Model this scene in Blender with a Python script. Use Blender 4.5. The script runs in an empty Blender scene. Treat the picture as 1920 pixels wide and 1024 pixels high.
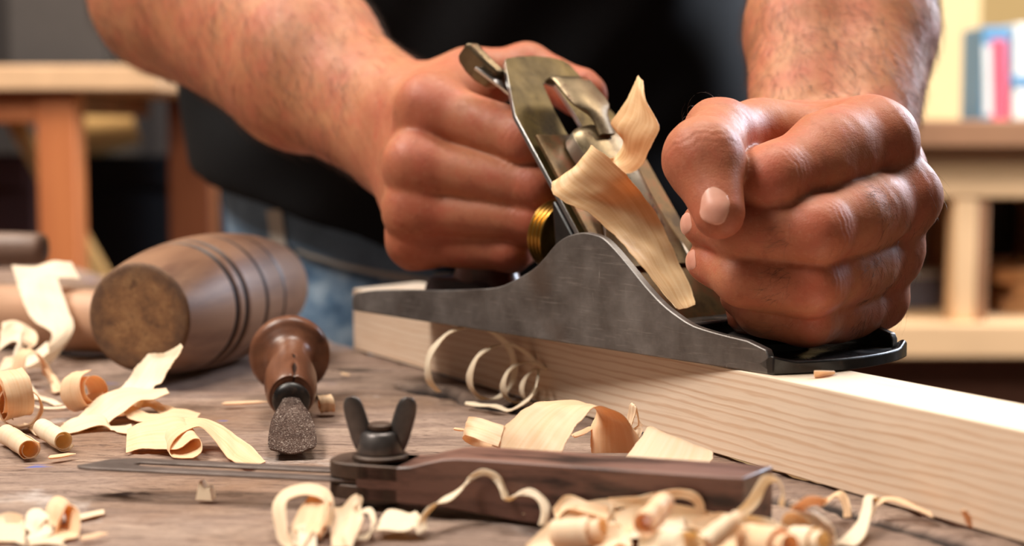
import bpy, bmesh, math, random
import numpy as np
from mathutils import Vector, Matrix, noise as mnoise

SC = bpy.context.scene
COL = SC.collection
# ------------------------------------------------------------------ camera
F_PX = 3000.0                 # focal length in pixels of a 1920 x 1024 frame
CAM_H = 0.122                 # lens height above the bench top (bench top is z = 0)
PITCH = math.atan((512.0 - 241.0) / F_PX)
_c, _s = math.cos(PITCH), math.sin(PITCH)
CAM = Vector((0, 0, CAM_H))
BOARD_H = 0.0335


def ray(px, py):
    return Vector((px - 960.0, _c * F_PX + _s * (512.0 - py), -_s * F_PX + _c * (512.0 - py)))


def at_z(px, py, z):          # point on a horizontal plane
    r = ray(px, py)
    return CAM + r * ((z - CAM_H) / r.z)


def at_y(px, py, y):          # point at a distance
    r = ray(px, py)
    return CAM + r * (y / r.y)


# ------------------------------------------------------------------ objects
def tag(o, label, cat, group=None, kind=None):
    o['label'] = label
    o['category'] = cat
    if group:
        o['group'] = group
    if kind:
        o['kind'] = kind
    return o


def empty(name, loc=(0, 0, 0), rz=0.0, parent=None):
    o = bpy.data.objects.new(name, None)
    o.empty_display_size = 0.02
    COL.objects.link(o)
    o.location = loc
    o.rotation_euler = (0, 0, rz)
    if parent:
        o.parent = parent
    return o


def link_mesh(name, me, mats, parent=None, smooth=38, bevel=0.0, bseg=2, subsurf=0):
    o = bpy.data.objects.new(name, me)
    COL.objects.link(o)
    for m in (mats if isinstance(mats, (list, tuple)) else [mats]):
        me.materials.append(m)
    if smooth:
        me.shade_smooth()
        if smooth < 180:
            me.set_sharp_from_angle(angle=math.radians(smooth))
    if bevel:
        b = o.modifiers.new('bevel', 'BEVEL')
        b.width = bevel
        b.segments = bseg
        b.limit_method = 'ANGLE'
        b.angle_limit = math.radians(35)
        b.harden_normals = False
    if subsurf:
        s = o.modifiers.new('sub', 'SUBSURF')
        s.levels = s.render_levels = subsurf
    if parent:
        o.parent = parent
    return o


def obj(name, bm, mats, parent=None, **k):
    me = bpy.data.meshes.new(name)
    bmesh.ops.recalc_face_normals(bm, faces=bm.faces)
    bm.to_mesh(me)
    bm.free()
    return link_mesh(name, me, mats, parent, **k)


def pymesh(name, verts, faces, mats, parent=None, **k):
    me = bpy.data.meshes.new(name)
    me.from_pydata([tuple(v) for v in verts], [], [tuple(f) for f in faces])
    me.update()
    return link_mesh(name, me, mats, parent, **k)


# ------------------------------------------------------------------ shapes
def frame(z_axis, x_hint=(1, 0, 0)):
    z = Vector(z_axis).normalized()
    x = Vector(x_hint)
    x = (x - z * x.dot(z))
    if x.length < 1e-6:
        x = z.orthogonal()
    x.normalize()
    y = z.cross(x)
    return x, y, z


def add_box(bm, lo, hi, M=None):
    vs = []
    for i in (0, 1):
        for j in (0, 1):
            for k in (0, 1):
                p = Vector(((lo, hi)[i][0], (lo, hi)[j][1], (lo, hi)[k][2]))
                vs.append(bm.verts.new(M @ p if M else p))
    for f in ((0, 1, 3, 2), (4, 6, 7, 5), (0, 4, 5, 1), (2, 3, 7, 6), (0, 2, 6, 4), (1, 5, 7, 3)):
        bm.faces.new([vs[i] for i in f])
    return vs


def add_prism(bm, ring0, ring1):
    """two matching outlines, bridged and capped"""
    a = [bm.verts.new(p) for p in ring0]
    b = [bm.verts.new(p) for p in ring1]
    n = len(a)
    for i in range(n):
        bm.faces.new((a[i], a[(i + 1) % n], b[(i + 1) % n], b[i]))
    bm.faces.new(a[::-1])
    bm.faces.new(b)


def add_loft(bm, rings, cap=True, closed=True):
    vr = [[bm.verts.new(p) for p in r] for r in rings]
    n = len(vr[0])
    for a, b in zip(vr, vr[1:]):
        for i in range(n if closed else n - 1):
            bm.faces.new((a[i], a[(i + 1) % n], b[(i + 1) % n], b[i]))
    if cap:
        bm.faces.new(vr[0][::-1])
        bm.faces.new(vr[-1])
    return vr


def add_lathe(bm, prof, org, axis, seg=40, x_hint=(1, 0, 0), sq=1.0):
    """prof: (radius, distance along axis)"""
    x, y, z = frame(axis, x_hint)
    org = Vector(org)
    rings = []
    for r, d in prof:
        r = max(r, 1e-5)
        rings.append([org + z * d + x * (r * math.cos(2 * math.pi * i / seg)) + y * (sq * r * math.sin(2 * math.pi * i / seg)) for i in range(seg)])
    add_loft(bm, rings)


def add_tube(bm, pts, rad, seg=8):
    pts = [Vector(p) for p in pts]
    rings = []
    ref = None
    for i, p in enumerate(pts):
        t = (pts[min(i + 1, len(pts) - 1)] - pts[max(i - 1, 0)]).normalized()
        if ref is None:
            ref = t.orthogonal().normalized()
        ref = (ref - t * ref.dot(t)).normalized()
        b = t.cross(ref)
        r = rad[i] if isinstance(rad, (list, tuple)) else rad
        rings.append([p + ref * (r * math.cos(2 * math.pi * k / seg)) + b * (r * math.sin(2 * math.pi * k / seg)) for k in range(seg)])
    add_loft(bm, rings)


def catmull(P, n):
    """Catmull-Rom through the numpy rows of P, n steps a span"""
    P = np.asarray(P, float)
    if len(P) < 3:
        t = np.linspace(0, 1, n + 1)[:, None]
        return P[0] * (1 - t) + P[-1] * t
    Q = np.vstack([2 * P[0] - P[1], P, 2 * P[-1] - P[-2]])
    out = []
    for i in range(1, len(Q) - 2):
        p0, p1, p2, p3 = Q[i - 1], Q[i], Q[i + 1], Q[i + 2]
        for k in range(n):
            t = k / n
            out.append(0.5 * ((2 * p1) + (-p0 + p2) * t + (2 * p0 - 5 * p1 + 4 * p2 - p3) * t * t + (-p0 + 3 * p1 - 3 * p2 + p3) * t ** 3))
    out.append(Q[-2])
    return np.array(out)


# ------------------------------------------------------------------ materials
def srgb(r, g, b):
    f = lambda c: (c / 255 / 12.92) if c <= 10.3 else ((c / 255 + 0.055) / 1.055) ** 2.4
    return (f(r), f(g), f(b), 1.0)


class G:
    """small node-graph helper around one Principled surface"""

    def __init__(self, name):
        self.m = bpy.data.materials.new(name)
        self.m.use_nodes = True
        self.t = self.m.node_tree
        self.t.nodes.clear()
        self.out = self.t.nodes.new('ShaderNodeOutputMaterial')
        self.b = self.t.nodes.new('ShaderNodeBsdfPrincipled')
        self.l(self.b.outputs[0], self.out.inputs[0])

    def n(self, typ, **k):
        nd = self.t.nodes.new('ShaderNode' + typ)
        for a, v in k.items():
            setattr(nd, a, v)
        return nd

    def l(self, a, b):
        self.t.links.new(a, b)

    def put(self, sock, v):
        if hasattr(v, 'is_linked') or hasattr(v, 'links'):
            self.l(v, sock)
        else:
            sock.default_value = v

    def set(self, **k):
        for a, v in k.items():
            self.put(self.b.inputs[a.replace('_', ' ')], v)
        return self

    def coord(self, kind='Object', scale=(1, 1, 1), rot=(0, 0, 0), loc=(0, 0, 0)):
        c = self.n('TexCoord')
        mp = self.n('Mapping')
        mp.inputs['Scale'].default_value = scale
        mp.inputs['Rotation'].default_value = rot
        mp.inputs['Location'].default_value = loc
        self.l(c.outputs[kind], mp.inputs[0])
        return mp.outputs[0]

    def noise(self, vec, scale=5.0, detail=4, rough=0.55, dist=0.0):
        nd = self.n('TexNoise')
        self.l(vec, nd.inputs['Vector'])
        nd.inputs['Scale'].default_value = scale
        nd.inputs['Detail'].default_value = detail
        nd.inputs['Roughness'].default_value = rough
        nd.inputs['Distortion'].default_value = dist
        return nd.outputs[0]

    def wave(self, vec, scale=5.0, dist=2.0, detail=2, dscale=1.0, direction='Y', typ='BANDS', rough=0.5):
        nd = self.n('TexWave', wave_type=typ)
        if typ == 'BANDS':
            nd.bands_direction = direction
        else:
            nd.rings_direction = direction
        self.l(vec, nd.inputs['Vector'])
        nd.inputs['Scale'].default_value = scale
        nd.inputs['Distortion'].default_value = dist
        nd.inputs['Detail'].default_value = detail
        nd.inputs['Detail Scale'].default_value = dscale
        nd.inputs['Detail Roughness'].default_value = rough
        return nd.outputs['Fac']

    def vor(self, vec, scale=5.0, feat='F1', rnd=1.0):
        nd = self.n('TexVoronoi', feature=feat)
        self.l(vec, nd.inputs['Vector'])
        nd.inputs['Scale'].default_value = scale
        nd.inputs['Randomness'].default_value = rnd
        return nd.outputs['Distance']

    def ramp(self, fac, stops, interp='LINEAR'):
        r = self.n('ValToRGB')
        r.color_ramp.interpolation = interp
        e = r.color_ramp.elements
        while len(e) < len(stops):
            e.new(0.5)
        for el, (p, c) in zip(e, stops):
            el.position = p
            el.color = c if len(c) == 4 else (*c, 1)
        self.put(r.inputs[0], fac)
        return r.outputs[0]

    def val(self, fac, p0, p1, v0=0.0, v1=1.0):
        m = self.n('MapRange', clamp=True)
        self.put(m.inputs[0], fac)
        for i, v in enumerate((p0, p1, v0, v1)):
            m.inputs[i + 1].default_value = v
        return m.outputs[0]

    def mix(self, fac, a, b, mode='MIX'):
        m = self.n('Mix', data_type='RGBA', blend_type=mode)
        self.put(m.inputs[0], fac)
        self.put(m.inputs[6], a)
        self.put(m.inputs[7], b)
        return m.outputs[2]

    def math(self, op, a, b=0.0):
        m = self.n('Math', operation=op)
        self.put(m.inputs[0], a)
        self.put(m.inputs[1], b)
        return m.outputs[0]

    def attr(self, name):
        return self.n('Attribute', attribute_name=name).outputs['Fac']

    def bump(self, height, strength=0.3, dist=0.001, chain=None):
        b = self.n('Bump')
        b.inputs['Strength'].default_value = strength
        b.inputs['Distance'].default_value = dist
        self.put(b.inputs['Height'], height)
        if chain is not None:
            self.l(chain, b.inputs['Normal'])
        self.l(b.outputs[0], self.b.inputs['Normal'])
        return b.outputs[0]


def plain(name, rgb, rough=0.6, metal=0.0, var=0.12, scale=40.0, spec=0.5):
    g = G(name)
    c = srgb(*rgb)
    nz = g.noise(g.coord(), scale)
    dark = tuple(x * (1 - var) for x in c[:3]) + (1,)
    lite = tuple(min(1, x * (1 + var)) for x in c[:3]) + (1,)
    g.set(Base_Color=g.ramp(nz, [(0.3, dark), (0.7, lite)]), Roughness=rough, Metallic=metal)
    g.b.inputs['Specular IOR Level'].default_value = spec
    return g.m
# ================================================================== room
def structure(o):
    o['kind'] = 'structure'
    return o


g = G('concrete floor')
g.set(Base_Color=g.ramp(g.noise(g.coord(), 3, 6), [(0.3, srgb(58, 36, 24)), (0.7, srgb(84, 54, 36))]), Roughness=0.8)
M_FLOOR = g.m
M_WALL = plain('cream plaster wall', (216, 190, 140), 0.9, var=0.04, scale=4)
M_WALLD = plain('dark grey painted wall', (70, 64, 64), 0.8, var=0.06, scale=3)
FLOOR_Z = -0.86
bm = bmesh.new(); add_box(bm, (-3.2, -1.2, FLOOR_Z - 0.05), (3.2, 3.6, FLOOR_Z))
structure(obj('floor', bm, M_FLOOR))
bm = bmesh.new(); add_box(bm, (-0.55, 3.2, FLOOR_Z), (3.2, 3.3, 1.8))
structure(obj('wall_back', bm, M_WALL))
bm = bmesh.new(); add_box(bm, (-3.2, 3.02, FLOOR_Z), (-0.55, 3.3, 1.8))
structure(obj('wall_left', bm, M_WALLD))

# ---------------------------------------------------- background furniture, left
g = G('orange stained pine')
v = g.coord(scale=(1, 1, 0.12))
g.set(Base_Color=g.ramp(g.noise(v, 22, 4), [(0.3, srgb(176, 98, 54)), (0.7, srgb(206, 124, 72))]), Roughness=0.55)
M_ORANGE = g.m
g = G('darker orange pine')  # darker tone for the rear legs and side apron
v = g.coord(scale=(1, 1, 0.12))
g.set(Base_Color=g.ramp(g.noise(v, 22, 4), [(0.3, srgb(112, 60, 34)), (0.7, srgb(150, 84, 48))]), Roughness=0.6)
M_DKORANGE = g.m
M_PALE = plain('pale bare wood', (222, 180, 140), 0.7, var=0.08, scale=20)
M_YELLOWWOOD = plain('yellow plywood', (216, 172, 110), 0.7, var=0.08, scale=14)
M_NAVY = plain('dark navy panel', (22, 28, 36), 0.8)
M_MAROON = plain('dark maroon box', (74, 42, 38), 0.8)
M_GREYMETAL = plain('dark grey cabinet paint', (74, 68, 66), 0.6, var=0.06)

Yt = 2.0
tb = empty('side_table', (at_y(-40, 200, Yt + 0.25).x, Yt + 0.25, FLOOR_Z))
tag(tb, 'orange wooden side table with a pale top standing far behind the mallet', 'table')


def part_box(name, lo, hi, m, par, bevel=0.003):
    bm = bmesh.new()
    o = Vector(par.location)
    add_box(bm, Vector(lo) - o, Vector(hi) - o)
    return obj(name, bm, m, par, bevel=bevel)


def rect(px0, px1, py0, py1, y):
    a = at_y(px0, py1, y); b = at_y(px1, py0, y)
    return a.x, b.x, a.z, b.z


x0, x1, z0, z1 = rect(-420, 250, 122, 176, Yt)
part_box('table_top', (x0, Yt, z0 + 0.004), (x1 + 0.03, Yt + 0.62, z1), M_PALE, tb)
top_z = z0 + 0.004
xa, xb, _, _ = rect(74, 140, 178, 480, Yt + 0.02)
part_box('leg', (xa, Yt + 0.02, FLOOR_Z), (xb, Yt + 0.068, top_z), M_ORANGE, tb)
xa2, xb2, _, _ = rect(262, 334, 178, 480, Yt + 0.3)
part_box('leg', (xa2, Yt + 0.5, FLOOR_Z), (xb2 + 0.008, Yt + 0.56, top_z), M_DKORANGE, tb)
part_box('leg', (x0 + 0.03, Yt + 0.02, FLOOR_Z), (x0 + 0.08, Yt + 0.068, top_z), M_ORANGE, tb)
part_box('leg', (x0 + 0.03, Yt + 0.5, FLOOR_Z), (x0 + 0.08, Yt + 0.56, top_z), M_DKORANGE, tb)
_, _, za, zb = rect(0, 100, 176, 232, Yt + 0.03)
part_box('apron', (x0 + 0.08, Yt + 0.026, za), (xa, Yt + 0.05, top_z), M_ORANGE, tb)
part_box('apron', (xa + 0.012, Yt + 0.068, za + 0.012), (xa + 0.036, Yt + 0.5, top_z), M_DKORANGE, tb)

# plywood sheet leaning below the table top, a brace, boxes in the shade below
bm = bmesh.new()
P = [at_y(154, 291, Yt + .645), at_y(152, 205, Yt + .72), at_y(236, 186, Yt + .72), at_y(262, 258, Yt + .66)]
nrm = (P[1] - P[0]).cross(P[3] - P[0]).normalized() * 0.012
add_prism(bm, P, [p + nrm for p in P])
tag(obj('plywood_sheet', bm, M_YELLOWWOOD), 'yellowish plywood offcut leaning on the navy chest under the orange table', 'wood')
bm = bmesh.new()
P = [at_y(10, 232, Yt + .2), at_y(34, 224, Yt + .2), at_y(797, 1583, Yt + .2), at_y(775, 1590, Yt + .2)]
add_prism(bm, P, [p + Vector((0, 0.03, 0)) for p in P])
tag(obj('diagonal_batten', bm, M_YELLOWWOOD), 'pale diagonal batten leaning behind the nearer orange table leg', 'wood')
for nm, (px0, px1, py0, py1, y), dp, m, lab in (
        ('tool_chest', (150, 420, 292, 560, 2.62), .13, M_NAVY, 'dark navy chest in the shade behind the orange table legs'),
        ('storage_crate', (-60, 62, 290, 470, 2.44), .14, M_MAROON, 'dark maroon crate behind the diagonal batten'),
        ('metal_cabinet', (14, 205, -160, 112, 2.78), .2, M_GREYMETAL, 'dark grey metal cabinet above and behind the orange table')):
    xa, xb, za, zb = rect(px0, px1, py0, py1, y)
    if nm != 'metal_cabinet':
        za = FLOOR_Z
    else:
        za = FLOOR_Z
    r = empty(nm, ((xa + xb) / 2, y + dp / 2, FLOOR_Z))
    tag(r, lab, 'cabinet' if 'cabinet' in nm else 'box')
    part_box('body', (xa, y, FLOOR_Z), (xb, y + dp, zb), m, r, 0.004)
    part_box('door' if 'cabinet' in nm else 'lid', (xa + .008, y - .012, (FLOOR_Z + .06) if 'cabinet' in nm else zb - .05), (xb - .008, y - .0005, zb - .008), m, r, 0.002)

# ---------------------------------------------------- background furniture, right
M_CREAMWOOD = plain('cream birch wood', (222, 182, 138), 0.6, var=0.05, scale=9)
M_BROWNTOP = plain('brown counter edge', (150, 108, 78), 0.5, var=0.08, scale=14)
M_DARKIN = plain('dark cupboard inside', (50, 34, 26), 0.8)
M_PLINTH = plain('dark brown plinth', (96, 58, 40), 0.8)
Yr = 2.15
sh = empty('shelf_unit', (at_y(1800, 300, Yr).x, Yr + .22, FLOOR_Z))
tag(sh, 'cream wooden shelf unit with open compartments behind the raised fist', 'shelf')
xl, xr, za, zb = rect(1560, 2100, 222, 276, Yr)
part_box('counter_top', (xl, Yr - .03, za), (xr, Yr + .45, zb - .002), M_BROWNTOP, sh)
_, _, zc, _ = rect(0, 9, 276, 372, Yr)
part_box('rail', (xl, Yr, zc), (xr, Yr + .03, za), M_CREAMWOOD, sh)
xp, xq, zp, _ = rect(1786, 1852, 372, 610, Yr)
_, _, zbot, ztb = rect(0, 9, 604, 668, Yr)
part_box('post', (xp, Yr + .002, ztb), (xq - .012, Yr + .04, zc), M_CREAMWOOD, sh)
part_box('divider', (xq - .012, Yr + .004, ztb), (xq + .004, Yr + .42, zc), M_BROWNTOP, sh)
part_box('bottom_shelf', (xl, Yr - .02, zbot), (xr, Yr + .42, ztb), M_CREAMWOOD, sh)
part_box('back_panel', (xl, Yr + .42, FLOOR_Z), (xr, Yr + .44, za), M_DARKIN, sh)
part_box('side_panel', (xl - .02, Yr, FLOOR_Z), (xl, Yr + .44, za), M_CREAMWOOD, sh)
part_box('side_panel', (xr, Yr, FLOOR_Z), (xr + .02, Yr + .44, za), M_CREAMWOOD, sh)
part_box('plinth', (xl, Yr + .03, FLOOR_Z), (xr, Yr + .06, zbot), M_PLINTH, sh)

M_JAR = plain('grey white tin', (190, 186, 176), 0.5)
M_JAR2 = plain('slate grey tub', (92, 88, 96), 0.5)
M_TAN = plain('tan offcut wood', (206, 160, 114), 0.7)


def can(name, px, py0, y, w, m, label, cat):
    b = at_y(px, py0, y)
    r = empty(name, (b.x, y, ztb + .0003))
    hgt = b.z - ztb
    bm = bmesh.new(); add_lathe(bm, [(w * .94, 0), (w, hgt * .04), (w, hgt * .84), (w * .97, hgt * .86)], (0, 0, 0), (0, 0, 1), 28)
    obj('body', bm, m, r)
    bm = bmesh.new(); add_lathe(bm, [(w * 1.02, hgt * .861), (w * 1.02, hgt * .98), (w * .95, hgt)], (0, 0, 0), (0, 0, 1), 28)
    obj('lid', bm, M_JAR, r)
    tag(r, label, cat)
    return r


y_in = Yr + .2
zb_s = ztb
pyf = lambda z, y: 241 + (CAM_H - z) / y * F_PX + 0    # horizon-based row of a height
can('lidded_tub', 1712, 505, y_in, .045, M_JAR2, 'slate grey lidded tub on the lower shelf beside the fist', 'tub')
can('paint_tin', 1762, 395, y_in + .1, .034, M_JAR, 'pale tall tin on the lower shelf next to the cream post', 'tin')
xa, xb, _, _ = rect(1872, 2010, 480, 600, Yr + .12)
bm = bmesh.new()
ofs = [(0, 0), (0.012, .05), (-.01, .1)]
_, _, _, zo = rect(0, 9, 500, 600, Yr + .12)
for i, (dx, dz) in enumerate(ofs[:3]):
    bm = bmesh.new()
    hh = (zo - zb_s) / 3
    add_box(bm, (xa + dx, Yr + .1, zb_s + .0003 + hh * i), (xb + dx, Yr + .3, zb_s + hh * (i + 1) - .0005))
    tag(obj('wood_block', bm, M_TAN, bevel=.004), ('tan wood block lowest in the stack on the lower shelf', 'tan wood block in the middle of the stack on the lower shelf', 'tan wood block topmost of the stack on the lower shelf')[i], 'wood', 'wood blocks stacked on the shelf')

# items on the counter
ctz = zb - .0017
M_PINK = plain('pink card', (226, 92, 112), 0.5, var=.05)
M_BLUE = plain('blue card', (96, 150, 190), 0.5, var=.05)
M_WHITE = plain('white card', (232, 232, 226), 0.5, var=.03)
M_CREAMBOX = plain('cream box card', (232, 206, 156), 0.7, var=.04, scale=8)


def carton(name, px0, px1, py0, y, dp, mats, label, stripes=()):
    xa, xb, _, zt = rect(px0, px1, py0, 240, y)
    r = empty(name, ((xa + xb) / 2, y + dp / 2, ctz))
    tag(r, label, 'box')
    part_box('carton_body', (xa, y, ctz), (xb, y + dp, zt), mats, r, .002)
    for nm, (f0, f1, g0, g1, m) in stripes:
        H_ = zt - ctz; W_ = xb - xa
        bm = bmesh.new()
        o = Vector(r.location)
        q = [Vector((xa + W_ * f0, y - .0012, ctz + H_ * g0)) - o, Vector((xa + W_ * f1, y - .0012, ctz + H_ * g0)) - o,
             Vector((xa + W_ * (f1 - .12), y - .0012, ctz + H_ * g1)) - o, Vector((xa + W_ * (f0 - .12), y - .0012, ctz + H_ * g1)) - o]
        add_prism(bm, q, [p + Vector((0, .001, 0)) for p in q])
        obj(nm, bm, m, r)
    return r


carton('large_carton', 1560, 1842, -60, 2.42, .14, M_CREAMBOX, 'large plain cream carton standing on the brown counter')
carton('striped_carton', 1838, 1896, 50, 2.2, .1, M_BLUE, 'narrow blue carton with a pink stripe on the brown counter',
       [('pink_stripe', (.42, .98, .0, .86, M_PINK)), ('pale_stripe', (.14, .4, .05, .8, M_WHITE))])
carton('white_carton', 1898, 2000, 44, 2.2, .1, M_WHITE, 'white carton with a blue band beside the pink striped carton',
       [('blue_band', (.02, .5, .34, .46, M_BLUE))])
# ================================================================== bench and board
PD = Vector((0.496, -0.868, 0)).normalized()       # along the board, towards the lens
PN = Vector((0.868, 0.496, 0)).normalized()        # across, away from the lens

g = G('old grey brown bench wood')
ang = math.radians(8)
v = g.coord(scale=(1, 7, 1), rot=(0, 0, ang))
vf = g.coord(scale=(4, 34, 4), rot=(0, 0, ang))
vff = g.coord(scale=(8, 40, 8), rot=(0, 0, ang))
fine = g.noise(vff, 40, 5, .7, .4)
v0 = g.coord()
grain = g.noise(vf, 16, 6, 0.7, 0.6)
broad = g.noise(v, 9, 5, 0.6, 0.8)
patch = g.noise(v0, 7, 5, 0.6)
base = g.ramp(broad, [(0.25, srgb(112, 92, 84)), (0.5, srgb(154, 130, 116)), (0.75, srgb(186, 162, 144))])
base = g.mix(g.val(patch, .48, .66), base, srgb(142, 110, 88))
base = g.mix(g.val(g.noise(v0, 15, 5, .6, .5), .60, .72), base, srgb(196, 184, 178))
base = g.mix(g.val(grain, .50, .30), base, srgb(78, 54, 44))
base = g.mix(g.math('MULTIPLY', g.val(fine, .46, .34), .7), base, srgb(84, 60, 50))
base = g.mix(g.math('MULTIPLY', g.val(fine, .60, .72), .4), base, srgb(206, 184, 166))
cr = g.val(g.noise(g.coord(scale=(2, 26, 2), rot=(0, 0, ang), loc=(3, 1, 0)), 15, 7, .75, 1.2), .385, .33)
base = g.mix(g.math('MULTIPLY', cr, .85), base, srgb(52, 36, 30))
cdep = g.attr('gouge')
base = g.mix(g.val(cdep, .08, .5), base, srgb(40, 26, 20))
blue = g.math('MULTIPLY', g.val(g.noise(g.coord(scale=(1, 2.2, 1), loc=(.31, .2, 0)), 26, 2), .735, .75), g.val(patch, .42, .5))
base = g.mix(blue, base, srgb(86, 98, 170))
g.set(Base_Color=base, Roughness=g.val(broad, .3, .7, .55, .8))
g.b.inputs['Specular IOR Level'].default_value = .35
bn = g.bump(grain, .55, .0012)
bn = g.bump(fine, .5, .0008, bn)
bn = g.bump(cr, .6, -.0012, bn)
M_BENCH = g.m

Q = at_z(655, 648, 0)                                # a point on the far edge of the bench


def bench_out(x, y):
    """distance beyond the bench's far edge"""
    return (Vector((x, y, 0)) - Q).dot(PN)


# top surface: a relief of chips, cracks and gouges around the tools
L0, L1, W1 = -0.62, 0.70, 0.62                       # along PD and across (away from the far edge)
ds = 0.0022
ns, nw = int((L1 - L0) / ds), int(W1 / ds)
ss = np.linspace(L0, L1, ns); ww = np.linspace(0, W1, nw)
SS, WW = np.meshgrid(ss, ww, indexing='ij')
X = Q.x + PD.x * SS - PN.x * WW
Y = Q.y + PD.y * SS - PN.y * WW


def vnoise(x, y, seed):
    """value noise, numpy"""
    xi, yi = np.floor(x).astype(int), np.floor(y).astype(int)
    fx, fy = x - xi, y - yi
    fx, fy = fx * fx * (3 - 2 * fx), fy * fy * (3 - 2 * fy)

    def hsh(a, b):
        n = (a * 374761393 + b * 668265263 + seed * 1442695041) & 0x7fffffff
        n = ((n ^ (n >> 13)) * 1274126177) & 0x7fffffff
        return ((n ^ (n >> 16)) & 0xffff) / 65535.0
    return (hsh(xi, yi) * (1 - fx) + hsh(xi + 1, yi) * fx) * (1 - fy) + (hsh(xi, yi + 1) * (1 - fx) + hsh(xi + 1, yi + 1) * fx) * fy


gx = X * math.cos(ang) + Y * math.sin(ang); gy = -X * math.sin(ang) + Y * math.cos(ang)
hz = (vnoise(gx * 40, gy * 220, 3) - .5) * .0007 + (vnoise(gx * 14, gy * 60, 5) - .5) * .0012 + (vnoise(gx * 120, gy * 500, 9) - .5) * .0004
c1 = vnoise(gx * 22, gy * 160, 11)
hz -= np.clip((.22 - c1) / .22, 0, 1) * .0016
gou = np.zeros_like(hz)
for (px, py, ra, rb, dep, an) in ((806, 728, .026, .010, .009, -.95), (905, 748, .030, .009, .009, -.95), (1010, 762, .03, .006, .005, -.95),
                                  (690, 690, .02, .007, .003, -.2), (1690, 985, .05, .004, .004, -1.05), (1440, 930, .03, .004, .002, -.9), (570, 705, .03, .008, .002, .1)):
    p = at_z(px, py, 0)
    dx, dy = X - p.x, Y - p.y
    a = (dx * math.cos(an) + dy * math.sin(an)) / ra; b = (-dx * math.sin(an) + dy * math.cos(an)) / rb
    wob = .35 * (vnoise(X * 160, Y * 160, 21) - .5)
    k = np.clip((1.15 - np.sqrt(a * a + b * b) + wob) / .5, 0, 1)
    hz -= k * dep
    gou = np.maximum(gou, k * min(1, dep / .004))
# the board and tools rest on the high spots: keep all of the surface at or below z = 0
hz -= hz.max()
hz = np.maximum(hz, -.009)
verts = np.stack([X, Y, hz], -1).reshape(-1, 3)
idx = np.arange(ns * nw).reshape(ns, nw)
quads = np.stack([idx[:-1, :-1], idx[:-1, 1:], idx[1:, 1:], idx[1:, :-1]], -1).reshape(-1, 4)[:, ::-1]
# rim and underside
rim = np.concatenate([idx[:, 0], idx[-1, 1:], idx[-2::-1, -1], idx[0, -2:0:-1]])
low = verts[rim].copy(); low[:, 2] = -.055
nb = len(verts)
verts = np.vstack([verts, low])
m = len(rim)
rq = np.array([[rim[i], rim[(i + 1) % m], nb + (i + 1) % m, nb + i] for i in range(m)])[:, ::-1]
faces = quads.tolist() + rq.tolist() + [list(range(nb, nb + m))]
bench = empty('workbench', (Q.x - PN.x * .3, Q.y - PN.y * .3, FLOOR_Z))
tag(bench, 'old worn workbench with a stained grey brown top under all the tools', 'workbench')
bl = Vector(bench.location)
verts = verts - np.array(bl)
o = pymesh('bench_top', verts, faces, M_BENCH, bench, smooth=60)
at_ = o.data.attributes.new('gouge', 'FLOAT', 'POINT')
at_.data.foreach_set('value', np.concatenate([gou.reshape(-1), np.zeros(m)]).astype(np.float32))
for (s_, w_) in ((-.5, .1), (.58, .1), (-.5, .52), (.58, .52)):
    p = Q + PD * s_ - PN * w_ - bl
    bm = bmesh.new(); add_box(bm, (p.x - .04, p.y - .04, 0), (p.x + .04, p.y + .04, -.0551 - FLOOR_Z))
    obj('leg', bm, M_BENCH, bench, bevel=.003)

# ------------------------------------------------------------------ the board being planed
g = G('fresh ash board')
# object axes: x along, y across, z up
vo = g.coord(scale=(.35, 1, 1))
bend = g.noise(g.coord(scale=(1, 1, 1)), 6, 2)
rings = g.wave(g.coord(scale=(.10, .55, 1), rot=(0.0, 0.03, 0)), 95, 7.5, 4, .9, 'Z', rough=.6)
fine = g.noise(g.coord(scale=(1.2, 40, 60)), 12, 5, .65)
speck = g.noise(g.coord(scale=(18, 120, 240)), 10, 3, .6)
late = g.val(rings, .62, .98)
base = g.ramp(g.noise(vo, 16, 3), [(.3, srgb(226, 198, 172)), (.7, srgb(240, 216, 192))])
base = g.mix(g.math('MULTIPLY', late, .42), base, srgb(196, 142, 96))
base = g.mix(g.math('MULTIPLY', g.val(fine, .45, .28), .35), base, srgb(190, 140, 100))
base = g.mix(g.math('MULTIPLY', g.val(speck, .30, .24), .5), base, srgb(150, 100, 66))
geo = g.n('NewGeometry')
sep = g.n('SeparateXYZ'); g.l(g.coord(), sep.inputs[0])
pale_top = g.val(sep.outputs[2], BOARD_H - .0016, BOARD_H - .0004)      # the top face is mixed paler and smoother
base = g.mix(g.math('MULTIPLY', pale_top, .6), base, srgb(252, 232, 206))
g.set(Base_Color=base, Roughness=g.val(pale_top, 0, 1, .62, .42))
g.b.inputs['Specular IOR Level'].default_value = .4
g.bump(g.math('ADD', fine, g.math('MULTIPLY', rings, .4)), .12, .0006)
M_BOARD = g.m
B0 = at_z(663, 654, 0)                                # near bottom corner at the far end
LB = .50
WB = .035
brd = empty('pine_board', B0, math.atan2(PD.y, PD.x))
bm = bmesh.new()
nseg = 60
rings_ = []
for i in range(nseg + 1):
    x = LB * i / nseg
    # the far end of the top still carries a low rough hump the plane has not reached
    up = .0035 * math.exp(-((x - .018) / .022) ** 2)
    rings_.append([(x, 0, 0), (x, WB, 0), (x, WB, BOARD_H + up), (x, .0, BOARD_H)])
add_loft(bm, rings_)
bo = obj('board', bm, M_BOARD, smooth=30, bevel=.0004)
bpy.data.objects.remove(brd)
bo.name = 'pine_board'
bo.location = B0; bo.rotation_euler = (0, 0, math.atan2(PD.y, PD.x))
tag(bo, 'long pale board on edge being planed, with fine wavy grain', 'board')
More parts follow.
